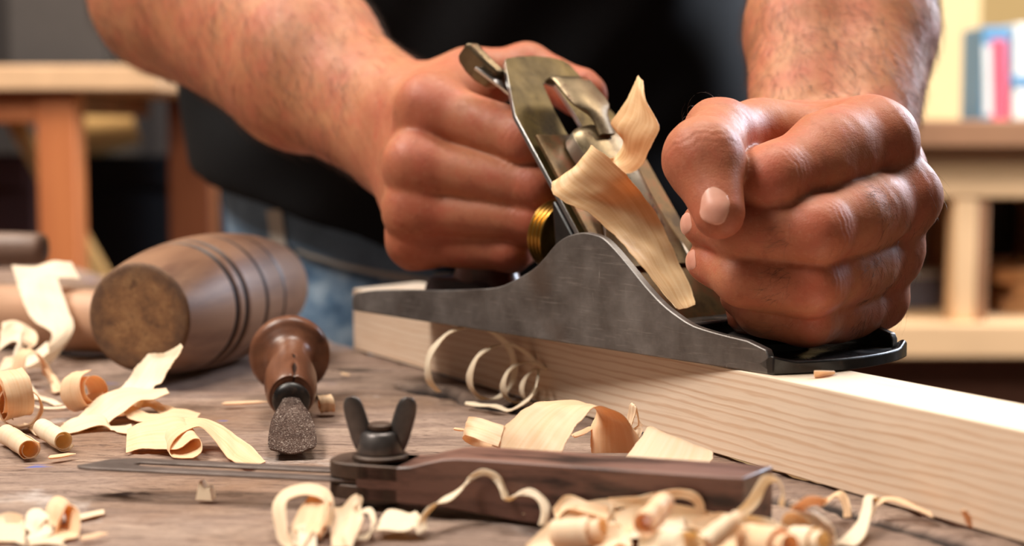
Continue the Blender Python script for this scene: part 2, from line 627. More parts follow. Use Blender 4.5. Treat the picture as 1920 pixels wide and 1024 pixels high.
# ================================================================== the hand plane
TOE = at_z(1440, 703, BOARD_H)
HEEL = at_z(660, 583, BOARD_H)
PU = (TOE - HEEL).normalized()
PV = Vector((-PU.y, PU.x, 0))
LP = (TOE - HEEL).length                              # about 265 mm
plane = empty('hand_plane', (TOE.x, TOE.y, BOARD_H + .0002), math.atan2(PU.y, PU.x))
tag(plane, 'iron bodied bench plane with brass toned blade resting on the pale board', 'hand plane')


def pw(u, v, w):                                      # plane frame to world
    return TOE + PU * u + PV * v + Vector((0, 0, w))


g = G('brushed grey iron')
vb = g.coord(scale=(1, 1, 1))
scr = g.noise(g.coord(scale=(2, 2, 40), rot=(0, math.radians(6), 0)), 26, 4, .7)
scr2 = g.noise(g.coord(scale=(40, 2, 5), rot=(0, math.radians(35), 0)), 16, 3, .7)
mott = g.noise(vb, 38, 5, .65)
base = g.ramp(mott, [(.28, srgb(92, 86, 83)), (.5, srgb(120, 115, 112)), (.72, srgb(146, 141, 138))])
base = g.mix(g.math('MULTIPLY', g.val(scr, .56, .72), .4), base, srgb(190, 184, 178))
base = g.mix(g.math('MULTIPLY', g.val(scr2, .66, .74), .5), base, srgb(200, 194, 188))
base = g.mix(g.math('MULTIPLY', g.val(g.noise(vb, 21, 5), .60, .72), .4), base, srgb(112, 88, 70))
g.set(Base_Color=base, Metallic=.72, Roughness=g.val(mott, .3, .7, .40, .54))
g.bump(scr, .12, .0003)
M_IRON = g.m
g = G('black japanned iron')
mt = g.noise(g.coord(), 90, 4)
g.set(Base_Color=g.ramp(mt, [(.35, srgb(16, 15, 16)), (.62, srgb(30, 26, 25)), (.74, srgb(74, 58, 48))]), Roughness=g.val(mt, .3, .7, .18, .5))
g.bump(mt, .2, .0006)
M_BLACK = g.m
g = G('stained blade steel')
vb = g.coord()
mt = g.noise(vb, 60, 6, .7)
base = g.ramp(g.noise(vb, 17, 5, .6), [(.30, srgb(62, 50, 28)), (.5, srgb(98, 82, 46)), (.7, srgb(124, 106, 66))])
base = g.mix(g.val(mt, .52, .66), base, srgb(64, 50, 30))
g.set(Base_Color=base, Metallic=.75, Roughness=g.val(mt, .3, .7, .40, .6))
g.bump(mt, .12, .0004)
M_BLADE = g.m
g = G('stained lever cap metal')
mt = g.noise(vb := g.coord(), 95, 5, .75)
base = g.ramp(g.noise(vb, 30, 5, .6), [(.3, srgb(82, 68, 52)), (.55, srgb(122, 106, 82)), (.75, srgb(158, 142, 114))])
base = g.mix(g.val(mt, .56, .64), base, srgb(84, 62, 46))
base = g.mix(g.val(g.noise(vb, 60, 4, .6, .4), .62, .68), base, srgb(148, 92, 66))
g.set(Base_Color=base, Metallic=.8, Roughness=g.val(mt, .3, .7, .26, .5))
g.bump(mt, .15, .0003)
M_LEVER = g.m
g = G('rust brown cap iron')
mt = g.noise(g.coord(), 70, 6, .7)
g.set(Base_Color=g.ramp(mt, [(.32, srgb(64, 48, 34)), (.5, srgb(104, 82, 54)), (.68, srgb(128, 74, 48))]), Metallic=.6, Roughness=.45)
M_CAP = g.m
M_EDGE = plain('bright steel edge', (206, 204, 204), .28, 1.0, .06)
g = G('brass')
g.set(Base_Color=g.ramp(g.noise(g.coord(), 80, 3), [(.3, srgb(176, 134, 62)), (.7, srgb(214, 174, 96))]), Metallic=1.0, Roughness=.3)
M_BRASS = g.m
g = G('dark rosewood')
base = g.ramp(g.noise(g.coord(scale=(1, 1, .2)), 70, 5), [(.3, srgb(66, 34, 26)), (.7, srgb(122, 62, 42))])
g.set(Base_Color=base, Roughness=.32)
M_ROSE = g.m

# ---- body: cheeks, sole, curved toe with a lip
prof = [(-LP, .0012), (-LP, .0062), (-LP + .003, .0088), (-.247, .0113), (-.225, .0132), (-.1965, .0152), (-.1755, .0172), (-.1546, .0197), (-.1425, .0237),
        (-.1298, .0295), (-.1220, .0352), (-.1163, .0402), (-.1100, .0438), (-.1032, .0457), (-.0985, .0463), (-.0936, .0460), (-.0873, .0448), (-.0800, .0404), (-.0720, .0344), (-.0630, .0272),
        (-.0542, .0212), (-.0460, .0172), (-.0372, .0141), (-.0240, .0123), (-.0104, .0112), (-.0040, .0103), (-.0012, .0088), (0, .0066), (0, 0), (-LP + .0015, 0)]
p_ = np.array(prof[:-2]); dense = catmull(p_[2:-3], 3)
prof = [tuple(p_[0]), tuple(p_[1])] + [tuple(q) for q in dense] + [tuple(p_[-2]), tuple(p_[-1])] + [(0, 0), (-LP + .0015, 0)]
WPL = .0762
TH = .0034


def toe_u(v):
    return .0022 + .0108 * (1 - ((v - .040) / .040) ** 2) if 0 <= v <= .08 else 0


bm = bmesh.new()
for v0_, v1_ in ((0, TH), (WPL - TH, WPL)):
    add_prism(bm, [Vector((u, v0_, w)) for u, w in prof], [Vector((u, v1_, w)) for u, w in prof])
for f in bm.faces:
    f.material_index = 0
nf = len(bm.faces)
# sole plate
add_box(bm, (-LP + .002, TH - .0002, 0), (-.0790, WPL - TH + .0002, .0034))
vv = [WPL * i / 26 for i in range(27)]
out = [Vector((max(0, toe_u(v)), v, 0)) for v in vv]
ring0 = out + [Vector((-.0745, WPL - .001, 0)), Vector((-.0745, .001, 0))]
add_prism(bm, ring0, [p + Vector((0, 0, .0034)) for p in ring0])
# lip along the toe
def lip_h(v):
    d = min(v, WPL - v)
    if v > WPL / 2:
        return (.0043 + .0036 * max(0, 1 - d / .0100) ** 1.2) * (1 - .30 * math.exp(-d / .0012))
    return .0043 + (.0022 if v < WPL / 2 else .0038) * max(0, 1 - d / .0090) ** 1.3
tl = .0021
rows = []
for v in vv:
    u = max(0, toe_u(v)); hh = lip_h(v)
    nx = Vector((1, 2 * .0108 * (v - .040) / .0016 * 0, 0))
    rows.append([Vector((u + .0003, v, 0)), Vector((u + .0003, v, hh)), Vector((u - tl * .35, v, hh + .0005)), Vector((u - tl, v, hh)), Vector((u - tl - .004 * max(0, 1 - min(v, WPL - v) / .012) - .0015, v, .0032))])
add_loft(bm, rows)
# frog seat cross bridge and front boss under the knob
add_box(bm, (-.140, TH, .003), (-.092, WPL - TH, .0085))
for f in list(bm.faces)[nf:]:
    f.material_index = 1
for f in list(bm.faces)[:nf]:
    c = f.calc_center_median()
    inner = (TH - .0001 < c.y < WPL - TH + .0001) and (abs(c.y - TH) < 1e-4 or abs(c.y - (WPL - TH)) < 1e-4)
    f.material_index = 1 if inner else 0
for f in bm.faces:                                     # front end of the near cheek turns into the black painted toe
    pass
obj('sole_casting', bm, [M_IRON, M_BLACK], plane, smooth=32, bevel=.0005)

bm = bmesh.new()
add_lathe(bm, [(.0165, .0033), (.0165, .0062), (.0150, .0078), (.0125, .0086)], (-.034, .0381, 0), (0, 0, 1), 40)
obj('knob_seat', bm, M_BLACK, plane)
bm = bmesh.new()
add_lathe(bm, [(.0118, .0087), (.0150, .012), (.0160, .017), (.0140, .026), (.0115, .036), (.0110, .044), (.0130, .052), (.0155, .058), (.0160, .063), (.0140, .068), (.0090, .0715), (.003, .0725)], (-.034, .0381, 0), (0, 0, 1), 40)
obj('knob', bm, M_ROSE, plane, smooth=60)
bm = bmesh.new()
add_box(bm, (-.066, TH + .0005, .0036), (-.052, WPL - TH - .0005, .0125))
obj('throat_bridge', bm, M_BLACK, plane, bevel=.001)

# ---- blade assembly in its own sloping frame: s up the slope, n towards the toe
A50 = math.radians(50)


def bl(s, v, n):
    return Vector((-.0742 - s * math.cos(A50) + n * math.sin(A50), v, s * math.sin(A50) + n * math.cos(A50)))


VC = .0395
# iron with clipped corners and a long slot
outl = [(.002, .0096), (.1225, .0096), (.1540, .0206), (.1560, .0225), (.1575, .030), (.1583, .0395), (.1578, .049), (.1562, .0565), (.1540, .0590), (.1225, .0700), (.002, .0700)]
slot = [(.138, .0355), (.1412, .0360), (.1428, .0395), (.1412, .0430), (.138, .0435), (.125, .0450), (.112, .0452), (.104, .0480), (.098, .0395), (.104, .0310), (.112, .0338), (.125, .0340)]
bm = bmesh.new()


def plate_with_hole(bm, outer, hole, n0, n1):
    from mathutils.geometry import tessellate_polygon
    pts = outer + hole
    tri = tessellate_polygon([[Vector((a, b, 0)) for a, b in outer], [Vector((a, b, 0)) for a, b in hole]])
    A = [bm.verts.new(bl(a, b, n0)) for a, b in pts]
    B = [bm.verts.new(bl(a, b, n1)) for a, b in pts]
    for t in tri:
        bm.faces.new([A[i] for i in t]); bm.faces.new([B[i] for i in t][::-1])
    no = len(outer)
    for lo, hi in ((0, no), (no, len(pts))):
        k = hi - lo
        for i in range(k):
            a, b = lo + i, lo + (i + 1) % k
            bm.faces.new((A[a], A[b], B[b], B[a]))


plate_with_hole(bm, outl, slot, -.0022, 0)
for f in bm.faces:
    f.material_index = 0
bm.normal_update()
Nw = Vector((math.sin(A50), 0, math.cos(A50)))
for f in bm.faces:
    if abs(f.normal.dot(Nw)) < .5:
        f.material_index = 1
obj('blade', bm, [M_BLADE, M_EDGE], plane, smooth=25, bevel=.0002)

# cap iron lying on the blade, sprung up a little at its top edge
bm = bmesh.new()
ci = [(.004, .0005), (.010, .0032), (.025, .0038), (.05, .0034), (.08, .0036), (.1085, .0040)]
va, vb_ = .0112, .0684
rings_ = []
for s, n in ci:
    rings_.append([bl(s, va, n), bl(s, vb_, n), bl(s, vb_, max(.0002, n - .0018)), bl(s, va, max(.0002, n - .0018))])
add_loft(bm, rings_)
bm.normal_update()
obj('cap_iron', bm, M_CAP, plane, smooth=35, bevel=.0003)

# lever cap: domed neck, waisted body flaring to a broad foot
def lc_half(s):
    pts = [(.0365, .0232), (.0400, .0238), (.0480, .0226), (.0560, .0190), (.0640, .0160), (.0720, .0140), (.0800, .0130), (.0880, .0142), (.0960, .0150), (.1010, .0148), (.1045, .0128), (.1070, .0088), (.1082, .0040)]
    xs = [p[0] for p in pts]; ys = [p[1] for p in pts]
    return float(np.interp(s, xs, ys))


bm = bmesh.new()
sl = list(np.linspace(.0365, .1000, 26)) + [.1020, .1040, .1055, .1066, .1075, .1082]
rings_ = []
VL = .0378
for s in sl:
    hw = lc_half(s)
    k = max(0, min(1, (s - .0365) / .05))
    top = .0062 + .0085 * (k * k * (3 - 2 * k))
    if s > .1:
        top -= .0035 * ((s - .1) / .0082) ** 2
    base_n = .0042 + .0008 * k
    r = []
    for j in range(13):
        a = -1 + 2 * j / 12
        r.append(bl(s, VL + a * hw, top - (.0018 * a * a if hw > .003 else 0) - (.0012 if abs(a) > .99 else 0)))
    r.append(bl(s, VL + hw, base_n)); r.append(bl(s, VL - hw, base_n))
    rings_.append(r)
add_loft(bm, rings_)
bmesh.ops.recalc_face_normals(bm, faces=bm.faces)
bm.normal_update()
for f in bm.faces:
    f.material_index = 1 if f.normal.dot(Nw) < .35 else 0
lc = obj('lever_cap', bm, [M_LEVER, M_EDGE], plane, smooth=45, bevel=.0004)
# cam lever: a rounded paddle hinged in the top of the lever cap
bm = bmesh.new()
cam_pts = [(.0985, .0158, .0044), (.1050, .0168, .0046), (.1090, .0170, .0056), (.1120, .0168, .0082), (.1150, .0164, .0104), (.1190, .0158, .0111), (.1240, .0149, .0111), (.1290, .0140, .0110), (.1322, .0132, .0110), (.1338, .0120, .0109), (.1344, .0102, .0109), (.1345, .0086, .0108)]
cp = catmull(np.array(cam_pts), 4)
rings_ = []
for i, (s, n, hw) in enumerate(cp):
    ds_ = cp[min(i + 1, len(cp) - 1)] - cp[max(i - 1, 0)]
    t = np.array([ds_[0], ds_[1]]); t /= max(1e-9, np.linalg.norm(t))
    th = .0011
    nn = np.array([-t[1], t[0]]) * th
    if nn[1] < 0:
        nn = -nn
    if t[0] < .2:
        nn = np.array([th, .0001])
    r = []
    vc = VL + .0004
    for a in (-1, -.85, 0, .85, 1):
        k = 1.0 if abs(a) < .9 else .35
        r.append(bl(s + nn[0] * k, vc + a * hw, n + nn[1] * k))
    for a in (1, .85, 0, -.85, -1):
        k = 1.0 if abs(a) < .9 else .35
        r.append(bl(s - nn[0] * k, vc + a * hw, n - nn[1] * k))
    rings_.append(r)
add_loft(bm, rings_)
obj('cam_lever', bm, M_LEVER, lc, smooth=50)

# frog under the blade
bm = bmesh.new()
fr = [(-.0830, .0034), (-.1290, .0592), (-.1310, .0590), (-.1280, .0300), (-.1300, .0086), (-.1300, .0034)]
sh_ = Vector((-.0022 * math.sin(A50), 0, -.0022 * math.cos(A50))) * 1.2
add_prism(bm, [Vector((u, .013, w)) + sh_ for u, w in fr], [Vector((u, .0632, w)) + sh_ for u, w in fr])
obj('frog', bm, M_BLACK, plane, bevel=.001)
# adjusting wheel with milled rings on its threaded rod
wx = Vector((-1, 0, .12)).normalized()
wc = Vector((-.1440, .0325, .0405))
bm = bmesh.new()
pr = [(.004, 0)]
R_ = .0156
for k in range(4):
    d0 = .0004 + k * .0025
    pr += [(R_ * .93, d0), (R_, d0 + .0006), (R_, d0 + .0016), (R_ * .93, d0 + .0021)]
pr += [(R_ * .86, .0104), (.0105, .0098), (.0085, .0085), (.003, .0085)]
add_lathe(bm, pr, wc, wx, 56)
obj('adjusting_wheel', bm, M_BRASS, plane, smooth=30)
bm = bmesh.new(); add_lathe(bm, [(.0028, -.012), (.0028, .016)], wc, wx, 16)
obj('threaded_rod', bm, M_EDGE, plane)

# lateral lever: flat arm behind the blade ending in a folded thumb tab near the top corner
bm = bmesh.new()
lat = [(.100, .0385, -.0045), (.125, .0330, -.0050), (.1440, .0215, -.0056), (.1560, .0130, -.0062)]
rings_ = []
for i, (s, v_, n) in enumerate(lat):
    w_ = .0045
    rings_.append([bl(s, v_ - w_, n), bl(s, v_ + w_, n), bl(s, v_ + w_, n - .0016), bl(s, v_ - w_, n - .0016)])
add_loft(bm, rings_)
ll = obj('lateral_lever', bm, M_EDGE, plane, smooth=30, bevel=.0003)
bm = bmesh.new()
tabp = []
for s, v_, hh in ((.1500, .0195, .005), (.1555, .0160, .0062), (.1610, .0135, .0062), (.1655, .0118, .0052), (.1680, .0110, .003)):
    tabp.append([bl(s, v_ - .0034, -.0030), bl(s, v_ + .0034, -.0030), bl(s, v_ + .0034, -.0030 - hh - .006), bl(s, v_ - .0034, -.0030 - hh - .006)])
add_loft(bm, tabp)
obj('thumb_tab', bm, M_LEVER, ll, smooth=30, bevel=.0014, bseg=3)

# rear handle (tote): curved, leaning, with a horn; mostly inside the hand
bm = bmesh.new()
tc = np.array([(-.2060, .0036, .0330, .0115), (-.2070, .0110, .0270, .0120), (-.2080, .0220, .0180, .0120), (-.2050, .0360, .0150, .0125), (-.2010, .0520, .0150, .0125), (-.1990, .0680, .0158, .0125), (-.2010, .0820, .0165, .0120), (-.2060, .0920, .0150, .0110), (-.2100, .0985, .0090, .0080), (-.2110, .1005, .0030, .0030)])
tc = catmull(tc, 4)
rings_ = []
for u, w, a, b in tc:
    rings_.append([Vector((u + a * math.cos(t), .0381 + b * math.sin(t), w)) for t in np.linspace(0, 2 * math.pi, 28, endpoint=False)])
add_loft(bm, rings_)
obj('rear_handle', bm, M_ROSE, plane, smooth=60)
bm = bmesh.new()
add_prism(bm, [Vector((u, .0260, w)) for u, w in ((-.2420, .0034), (-.2420, .0120), (-.2380, .0170), (-.2000, .0180), (-.1850, .0120), (-.1700, .0100), (-.1650, .0034))],
          [Vector((u, .0502, w)) for u, w in ((-.2420, .0034), (-.2420, .0120), (-.2380, .0170), (-.2000, .0180), (-.1850, .0120), (-.1700, .0100), (-.1650, .0034))])
obj('handle_foot', bm, plain('dark plum painted foot', (58, 44, 46), .4, 0, .15), plane, bevel=.002)
# ================================================================== mallet, gouge, bevel
g = G('worn brown beech')
v = g.coord(scale=(1, 1, .12))
gr = g.noise(v, 60, 6, .65)
base = g.ramp(g.noise(v, 14, 4), [(.3, srgb(116, 82, 60)), (.7, srgb(158, 120, 92))])
base = g.mix(g.val(gr, .5, .28), base, srgb(96, 62, 44))
base = g.mix(g.val(g.attr('groove'), .1, .6), base, srgb(38, 22, 16))
g.set(Base_Color=base, Roughness=.5)
g.b.inputs['Specular IOR Level'].default_value = .4
g.bump(gr, .15, .0006)
M_BEECH = g.m
g = G('bruised end grain')
v0 = g.coord()
rg = g.wave(g.coord(scale=(1, 1, 1), loc=(.004, .012, 0)), 190, 3.5, 3, 1.6, 'Z', 'RINGS')
base = g.ramp(g.noise(v0, 80, 7, .7), [(.32, srgb(84, 60, 44)), (.5, srgb(150, 108, 70)), (.68, srgb(190, 146, 98))])
base = g.mix(g.math('MULTIPLY', g.val(rg, .2, .8), .45), base, srgb(110, 72, 46))
sp = g.n('SeparateXYZ'); g.l(v0, sp.inputs[0])
rad = g.math('SQRT', g.math('ADD', g.math('MULTIPLY', sp.outputs[0], sp.outputs[0]), g.math('MULTIPLY', sp.outputs[1], sp.outputs[1])))
rim_ = g.val(g.math('ADD', rad, g.math('MULTIPLY', g.noise(v0, 90, 5), .022)), .026, .034)
base = g.mix(g.math('MULTIPLY', rim_, .6), base, srgb(74, 54, 44))
base = g.mix(g.val(g.noise(v0, 95, 4), .6, .7), base, srgb(84, 56, 38))
g.set(Base_Color=base, Roughness=.75)
g.bump(g.noise(v0, 160, 5), .4, .001)
M_ENDGRAIN = g.m

D0 = at_y(262, 590, .745); D0.z = .0339
D1 = at_y(496, 530, .895); D1.z = .0339
ax = (D1 - D0); ML = ax.length; ax.normalize()
mal = empty('mallet', (D0 + D1) * .5)
tag(mal, 'barrel shaped brown wooden mallet lying on its side with turned grooves', 'mallet')
x_, y_, z_ = frame(ax, (0, 0, 1))
Mm = Matrix((x_, y_, z_)).transposed().to_4x4()


def barrel_r(t):                                      # t 0..1 along the barrel
    return .0258 + (.0338 - .0258) * (1 - (abs(t - .50) / .50) ** 2.1)


grooves = [(.27, .0022, .0018), (.335, .0022, .0018), (.49, .0018, .0014), (.66, .0016, .0010)]
prof = []; gv = []
for i in range(241):
    t = i / 240
    r = barrel_r(t); k = 0
    for gt, gw, gd in grooves:
        q = math.exp(-((t - gt) * ML / gw) ** 2)
        r -= gd * q; k = max(k, q)
    prof.append((r, (t - .5) * ML)); gv.append(k)
seg = 72
V_ = []; F_ = []; att = []
for (r, d), k in zip(prof, gv):
    for j in range(seg):
        a = 2 * math.pi * j / seg
        V_.append((r * math.cos(a), r * math.sin(a), d)); att.append(k)
n = len(prof)
for i in range(n - 1):
    for j in range(seg):
        F_.append((i * seg + j, i * seg + (j + 1) % seg, (i + 1) * seg + (j + 1) % seg, (i + 1) * seg + j))
F_.append(tuple(range((n - 1) * seg, n * seg)))
head = pymesh('barrel_head', V_, F_, M_BEECH, mal, smooth=50)
head.matrix_local = Mm
a_ = head.data.attributes.new('groove', 'FLOAT', 'POINT'); a_.data.foreach_set('value', np.array(att, np.float32))
bm = bmesh.new()
add_lathe(bm, [(.0259, .0030), (.0258, 0), (.0250, -.0009), (.0234, -.0013), (.020, -.0014), (.001, -.0014)], (0, 0, 0), (0, 0, 1), 72)
fc = obj('striking_face', bm, M_ENDGRAIN, mal, smooth=50)
fc.matrix_local = Matrix.Translation(ax * (-ML / 2)) @ Mm
fc['label'] = 'worn end grain striking face'
# handle, out of the barrel's side, pointing away to the rear
g = G('pale worn handle wood')
v = g.coord(scale=(1, 1, .15))
g.set(Base_Color=g.ramp(g.noise(v, 50, 5), [(.3, srgb(150, 108, 80)), (.7, srgb(196, 156, 128))]), Roughness=.45)
M_HANDLE = g.m
hd = (at_y(0, 572, .90) - at_y(200, 570, .86)); hd.z = 0; hd.normalize()
h0 = at_y(252, 566, .845); h0.z = .0350
bm = bmesh.new()
add_lathe(bm, [(.012, 0), (.0155, .004), (.0165, .02), (.0172, .04), (.0180, .06), (.0172, .085), (.0160, .11), (.0155, .14), (.0165, .165), (.015, .178), (.009, .184), (.001, .186)], (0, 0, 0), (0, 0, 1), 36)
hh = obj('turned_handle', bm, M_HANDLE, None, smooth=60)
x_, y_, z_ = frame(hd, (0, 0, 1))
hh.matrix_world = Matrix.Translation(h0) @ Matrix((x_, y_, z_)).transposed().to_4x4()
hh.name = 'turned_wooden_tool'
hh.location.z = .0181
tag(hh, 'stout turned wooden handle lying behind the grooved mallet, shavings on it', 'handle')

# second turned tool further back
k0 = at_y(86, 470, 1.0); 
kd = Vector((-1, .12, 0)).normalized()
bm = bmesh.new()
add_lathe(bm, [(.004, 0), (.0090, .0014), (.0102, .005), (.0106, .02), (.0104, .07), (.0100, .12), (.0085, .128), (.001, .13)], (0, 0, 0), (0, 0, 1), 32)
kk = obj('wooden_rod', bm, plain('dull grey brown wood', (128, 102, 88), .5, 0, .15, 30), None, smooth=60)
x_, y_, z_ = frame(kd, (0, 0, 1))
kz = at_y(86, 467, 1.0)
kk.matrix_world = Matrix.Translation((kz.x, 1.0, max(.0107, kz.z))) @ Matrix((x_, y_, z_)).transposed().to_4x4()
tag(kk, 'dull brown round wooden rod lying furthest back on the bench', 'rod')

# ---------------------------------------------------------------- palm gouge
g = G('polished pear handle')
v = g.coord(scale=(1, 1, .2))
base = g.ramp(g.noise(v, 46, 5, .6, .6), [(.28, srgb(66, 40, 28)), (.5, srgb(108, 68, 48)), (.72, srgb(142, 98, 72))])
base = g.mix(g.val(g.attr('crack'), .3, .7), base, srgb(26, 14, 10))
g.set(Base_Color=base, Roughness=.34)
g.b.inputs['Specular IOR Level'].default_value = .45
M_PEAR = g.m
g = G('rusty steel with glints')
mt = g.noise(g.coord(), 1500, 2, .6)
m2 = g.noise(g.coord(), 70, 4)
base = g.ramp(m2, [(.3, srgb(66, 50, 44)), (.7, srgb(104, 86, 78))])
base = g.mix(g.val(mt, .60, .68), base, srgb(176, 164, 154))  # pale specks put the steel's sparkle into the colour
base = g.mix(g.val(mt, .44, .38), base, srgb(44, 32, 28))
g.set(Base_Color=base, Metallic=.7, Roughness=g.val(mt, .3, .7, .35, .65))
g.bump(mt, .3, .00015)
M_TOOLSTEEL = g.m
M_DARKSTEEL = plain('dark blued steel', (98, 92, 90), .38, .7, .25, 160)

tip = at_z(549, 848, .0022)
knb = at_y(543, 652, .735)
gd = (knb - tip); GL = gd.length; gd.normalize()
gou_ = empty('palm_gouge', tip)
tag(gou_, 'short carving gouge with mushroom shaped polished wooden handle, blade towards the viewer', 'carving tool')
x_, y_, z_ = frame(gd, (1, 0, 0))                     # local x right, y up-ish, z from tip to knob
if y_.z < 0:
    y_ = -y_; x_ = -x_
Mg = Matrix((x_, y_, z_)).transposed().to_4x4()
# handle
hp = [(.0040, .0590), (.0080, .0592), (.0096, .0600), (.0108, .066), (.0114, .076), (.0114, .086), (.0105, .096), (.0095, .105), (.0095, .112), (.0110, .1165), (.0145, .1195), (.0176, .1216), (.0186, .1238), (.0185, .1272), (.0160, .135), (.0120, .141), (.0065, .145), (.001, .1465)]
hp = [tuple(q) for q in catmull(np.array(hp), 10)]
hp = [(max(r, .0005), .066 + (d - .059) * (.1465 - .066) / (.1465 - .059)) for r, d in hp]
seg = 110
V_ = []; F_ = []; att = []
sc_ = GL / .1390
for r, d in hp:
    r = r * .98
    for j in range(seg):
        a = 2 * math.pi * j / seg
        q = 0
        dd = abs(((a - math.radians(100) + math.pi) % (2 * math.pi)) - math.pi) * r
        wob = .0004 * math.sin(d * 400)
        if d < .092:
            q = max(0, 1 - abs(dd + wob) / (.0017 * (1 - (d - .066) / .030)))
        rr = r - .0010 * q
        V_.append((rr * math.cos(a), rr * math.sin(a), d * sc_)); att.append(q)
n = len(hp)
for i in range(n - 1):
    for j in range(seg):
        F_.append((i * seg + j, i * seg + (j + 1) % seg, (i + 1) * seg + (j + 1) % seg, (i + 1) * seg + j))
F_.append(tuple(range(seg))[::-1]); F_.append(tuple(range((n - 1) * seg, n * seg)))
hg = pymesh('mushroom_handle', V_, F_, M_PEAR, gou_, smooth=60); hg.matrix_local = Mg
a_ = hg.data.attributes.new('crack', 'FLOAT', 'POINT'); a_.data.foreach_set('value', np.array(att, np.float32))
# blade: shallow channel, widening towards a rounded cutting edge
bm = bmesh.new()
bp = [(.000, .0058, .0005), (.0008, .0074, .0006), (.0022, .0085, .0007), (.005, .0090, .0009), (.010, .0091, .0011), (.021, .0089, .0014), (.034, .0082, .0018), (.045, .0070, .0024), (.055, .0054, .0030), (.063, .0042, .0036), (.070, .0037, .0042), (.082, .0036, .0044)]
bp = catmull(np.array(bp), 4)
rings_ = []
for d, hw, th in bp:
    k = max(0, min(1, (.072 - d) / .03))
    r = []
    for j in range(17):
        a = -1 + j / 8
        r.append(Vector((a * hw, (.0016 * a * a - .0006) * k + (1 - k) * (math.sqrt(max(0, 1 - a * a)) * hw * .8), d)))
    for j in range(17):
        a = 1 - j / 8
        r.append(Vector((a * hw * .96, (.0016 * a * a - .0006 - th) * k - (1 - k) * (math.sqrt(max(0, 1 - a * a)) * hw * .8), d)))
    rings_.append(r)
add_loft(bm, rings_)
bg = obj('gouge_blade', bm, M_TOOLSTEEL, gou_, smooth=40); bg.matrix_local = Matrix.Translation((0, 0, .0002)) @ Mg
bm = bmesh.new()
add_lathe(bm, [(.0044, .0640), (.0062, .0644), (.0072, .0652), (.0078, .0662), (.0078, .0672)], (0, 0, 0), (0, 0, 1), 40)
fe = obj('bolster', bm, M_BLACK, gou_, smooth=40); fe.matrix_local = Mg  # black colour stands in for the shaded hollow round the neck

# ---------------------------------------------------------------- sliding bevel
g = G('dark rosewood stock')
v = g.coord(scale=(.16, 1, 1))
gr = g.noise(v, 120, 6, .65)
base = g.ramp(g.noise(v, 34, 4), [(.3, srgb(84, 54, 46)), (.7, srgb(136, 98, 84))])
base = g.mix(g.val(gr, .52, .36), base, srgb(36, 20, 18))
g.set(Base_Color=base, Roughness=g.val(gr, .35, .65, .34, .52))
g.b.inputs['Specular IOR Level'].default_value = .55
g.bump(gr, .15, .0005)
M_STOCK = g.m
g = G('dull bronze cap')
g.set(Base_Color=g.ramp(g.noise(g.coord(), 90, 5), [(.3, srgb(62, 46, 38)), (.7, srgb(96, 76, 62))]), Metallic=.3, Roughness=.5)
M_BRONZE = g.m
g = G('old blade steel')
mt = g.noise(g.coord(scale=(.3, 1, 1)), 160, 5, .7)
g.set(Base_Color=g.ramp(mt, [(.3, srgb(92, 82, 78)), (.7, srgb(146, 134, 128))]), Metallic=.75, Roughness=.45)
g.bump(mt, .15, .0003)
M_OLDSTEEL = g.m

E0 = at_z(1393, 897, .0192)                           # near top corner, right-hand end
E1 = at_z(900, 862, .0192)
HD = (E0 - E1); HD.z = 0; HD.normalize()              # along the stock to the right
HW = Vector((-HD.y, HD.x, 0))
if HW.y < 0:
    HW = -HW
PIV = at_z(668, 868, .0150)
bev = empty('sliding_bevel', (PIV.x, PIV.y, 0), math.atan2(HD.y, HD.x))
tag(bev, 'dark wooden angle gauge with a slotted steel blade and wing nut', 'bevel gauge')


def hb(p):                                            # world to bevel frame
    d = Vector((p.x - PIV.x, p.y - PIV.y, 0))
    return d.dot(HD), d.dot(HW)


xe, ye = hb(E0)
x1_, y1_ = hb(at_z(1452, 871, .0192))
xl_, _ = hb(at_z(607, 880, .0120))
near = ye
wid = .0205
far = near + wid
xs_ = np.array([-.0050, .0, .006, .0150, .0190, .0240, .0300, .0345, .040, xe - .001])
zt_ = np.array([.0148, .0148, .0148, .0148, .0152, .0168, .0184, .0190, .0192, .0192])
bm = bmesh.new()
rings_ = []
xsd = list(np.linspace(xl_ + .012, .0150, 4)) + list(np.linspace(.0165, .04, 16)) + list(np.linspace(.05, xe, 12))
Z0_ = .0030
for x in xsd:
    z = float(np.interp(x, xs_, zt_))
    obl = (x1_ - xe) * max(0, (x - .05)) / (xe - .05)
    zb0 = Z0_ - (Z0_ - .0001) * max(0, min(1, (x - .03) / .03))
    rings_.append([Vector((x, near, zb0)), Vector((x + obl, far, zb0)), Vector((x + obl, far, z)), Vector((x, near, z))])
add_loft(bm, rings_)
obj('stock', bm, M_STOCK, bev, smooth=30, bevel=.0006)
# rounded bronze-bound end with the blade slot (upper and lower jaw)
def endring(z, inset=0):
    pts = []
    cy = (near + far) / 2
    xa_ = xl_ + .0125
    n_ = 20
    for i in range(n_ + 1):
        a = math.pi / 2 + math.pi * i / n_
        ca, sa = math.cos(a), math.sin(a)
        pts.append(Vector((xa_ + (.0125 - inset) * math.copysign(abs(ca) ** .7, ca), cy + (wid / 2 - inset) * math.copysign(abs(sa) ** .7, sa), z)))
    pts.append(Vector((.0150, near + inset, z))); pts.append(Vector((.0150, far - inset, z)))
    return pts
for z0, z1 in ((.0030, .0078), (.0096, .0148)):
    bm = bmesh.new()
    add_prism(bm, endring(z0), endring(z1))
    obj('jaw', bm, M_BRONZE, bev, smooth=40, bevel=.0005)
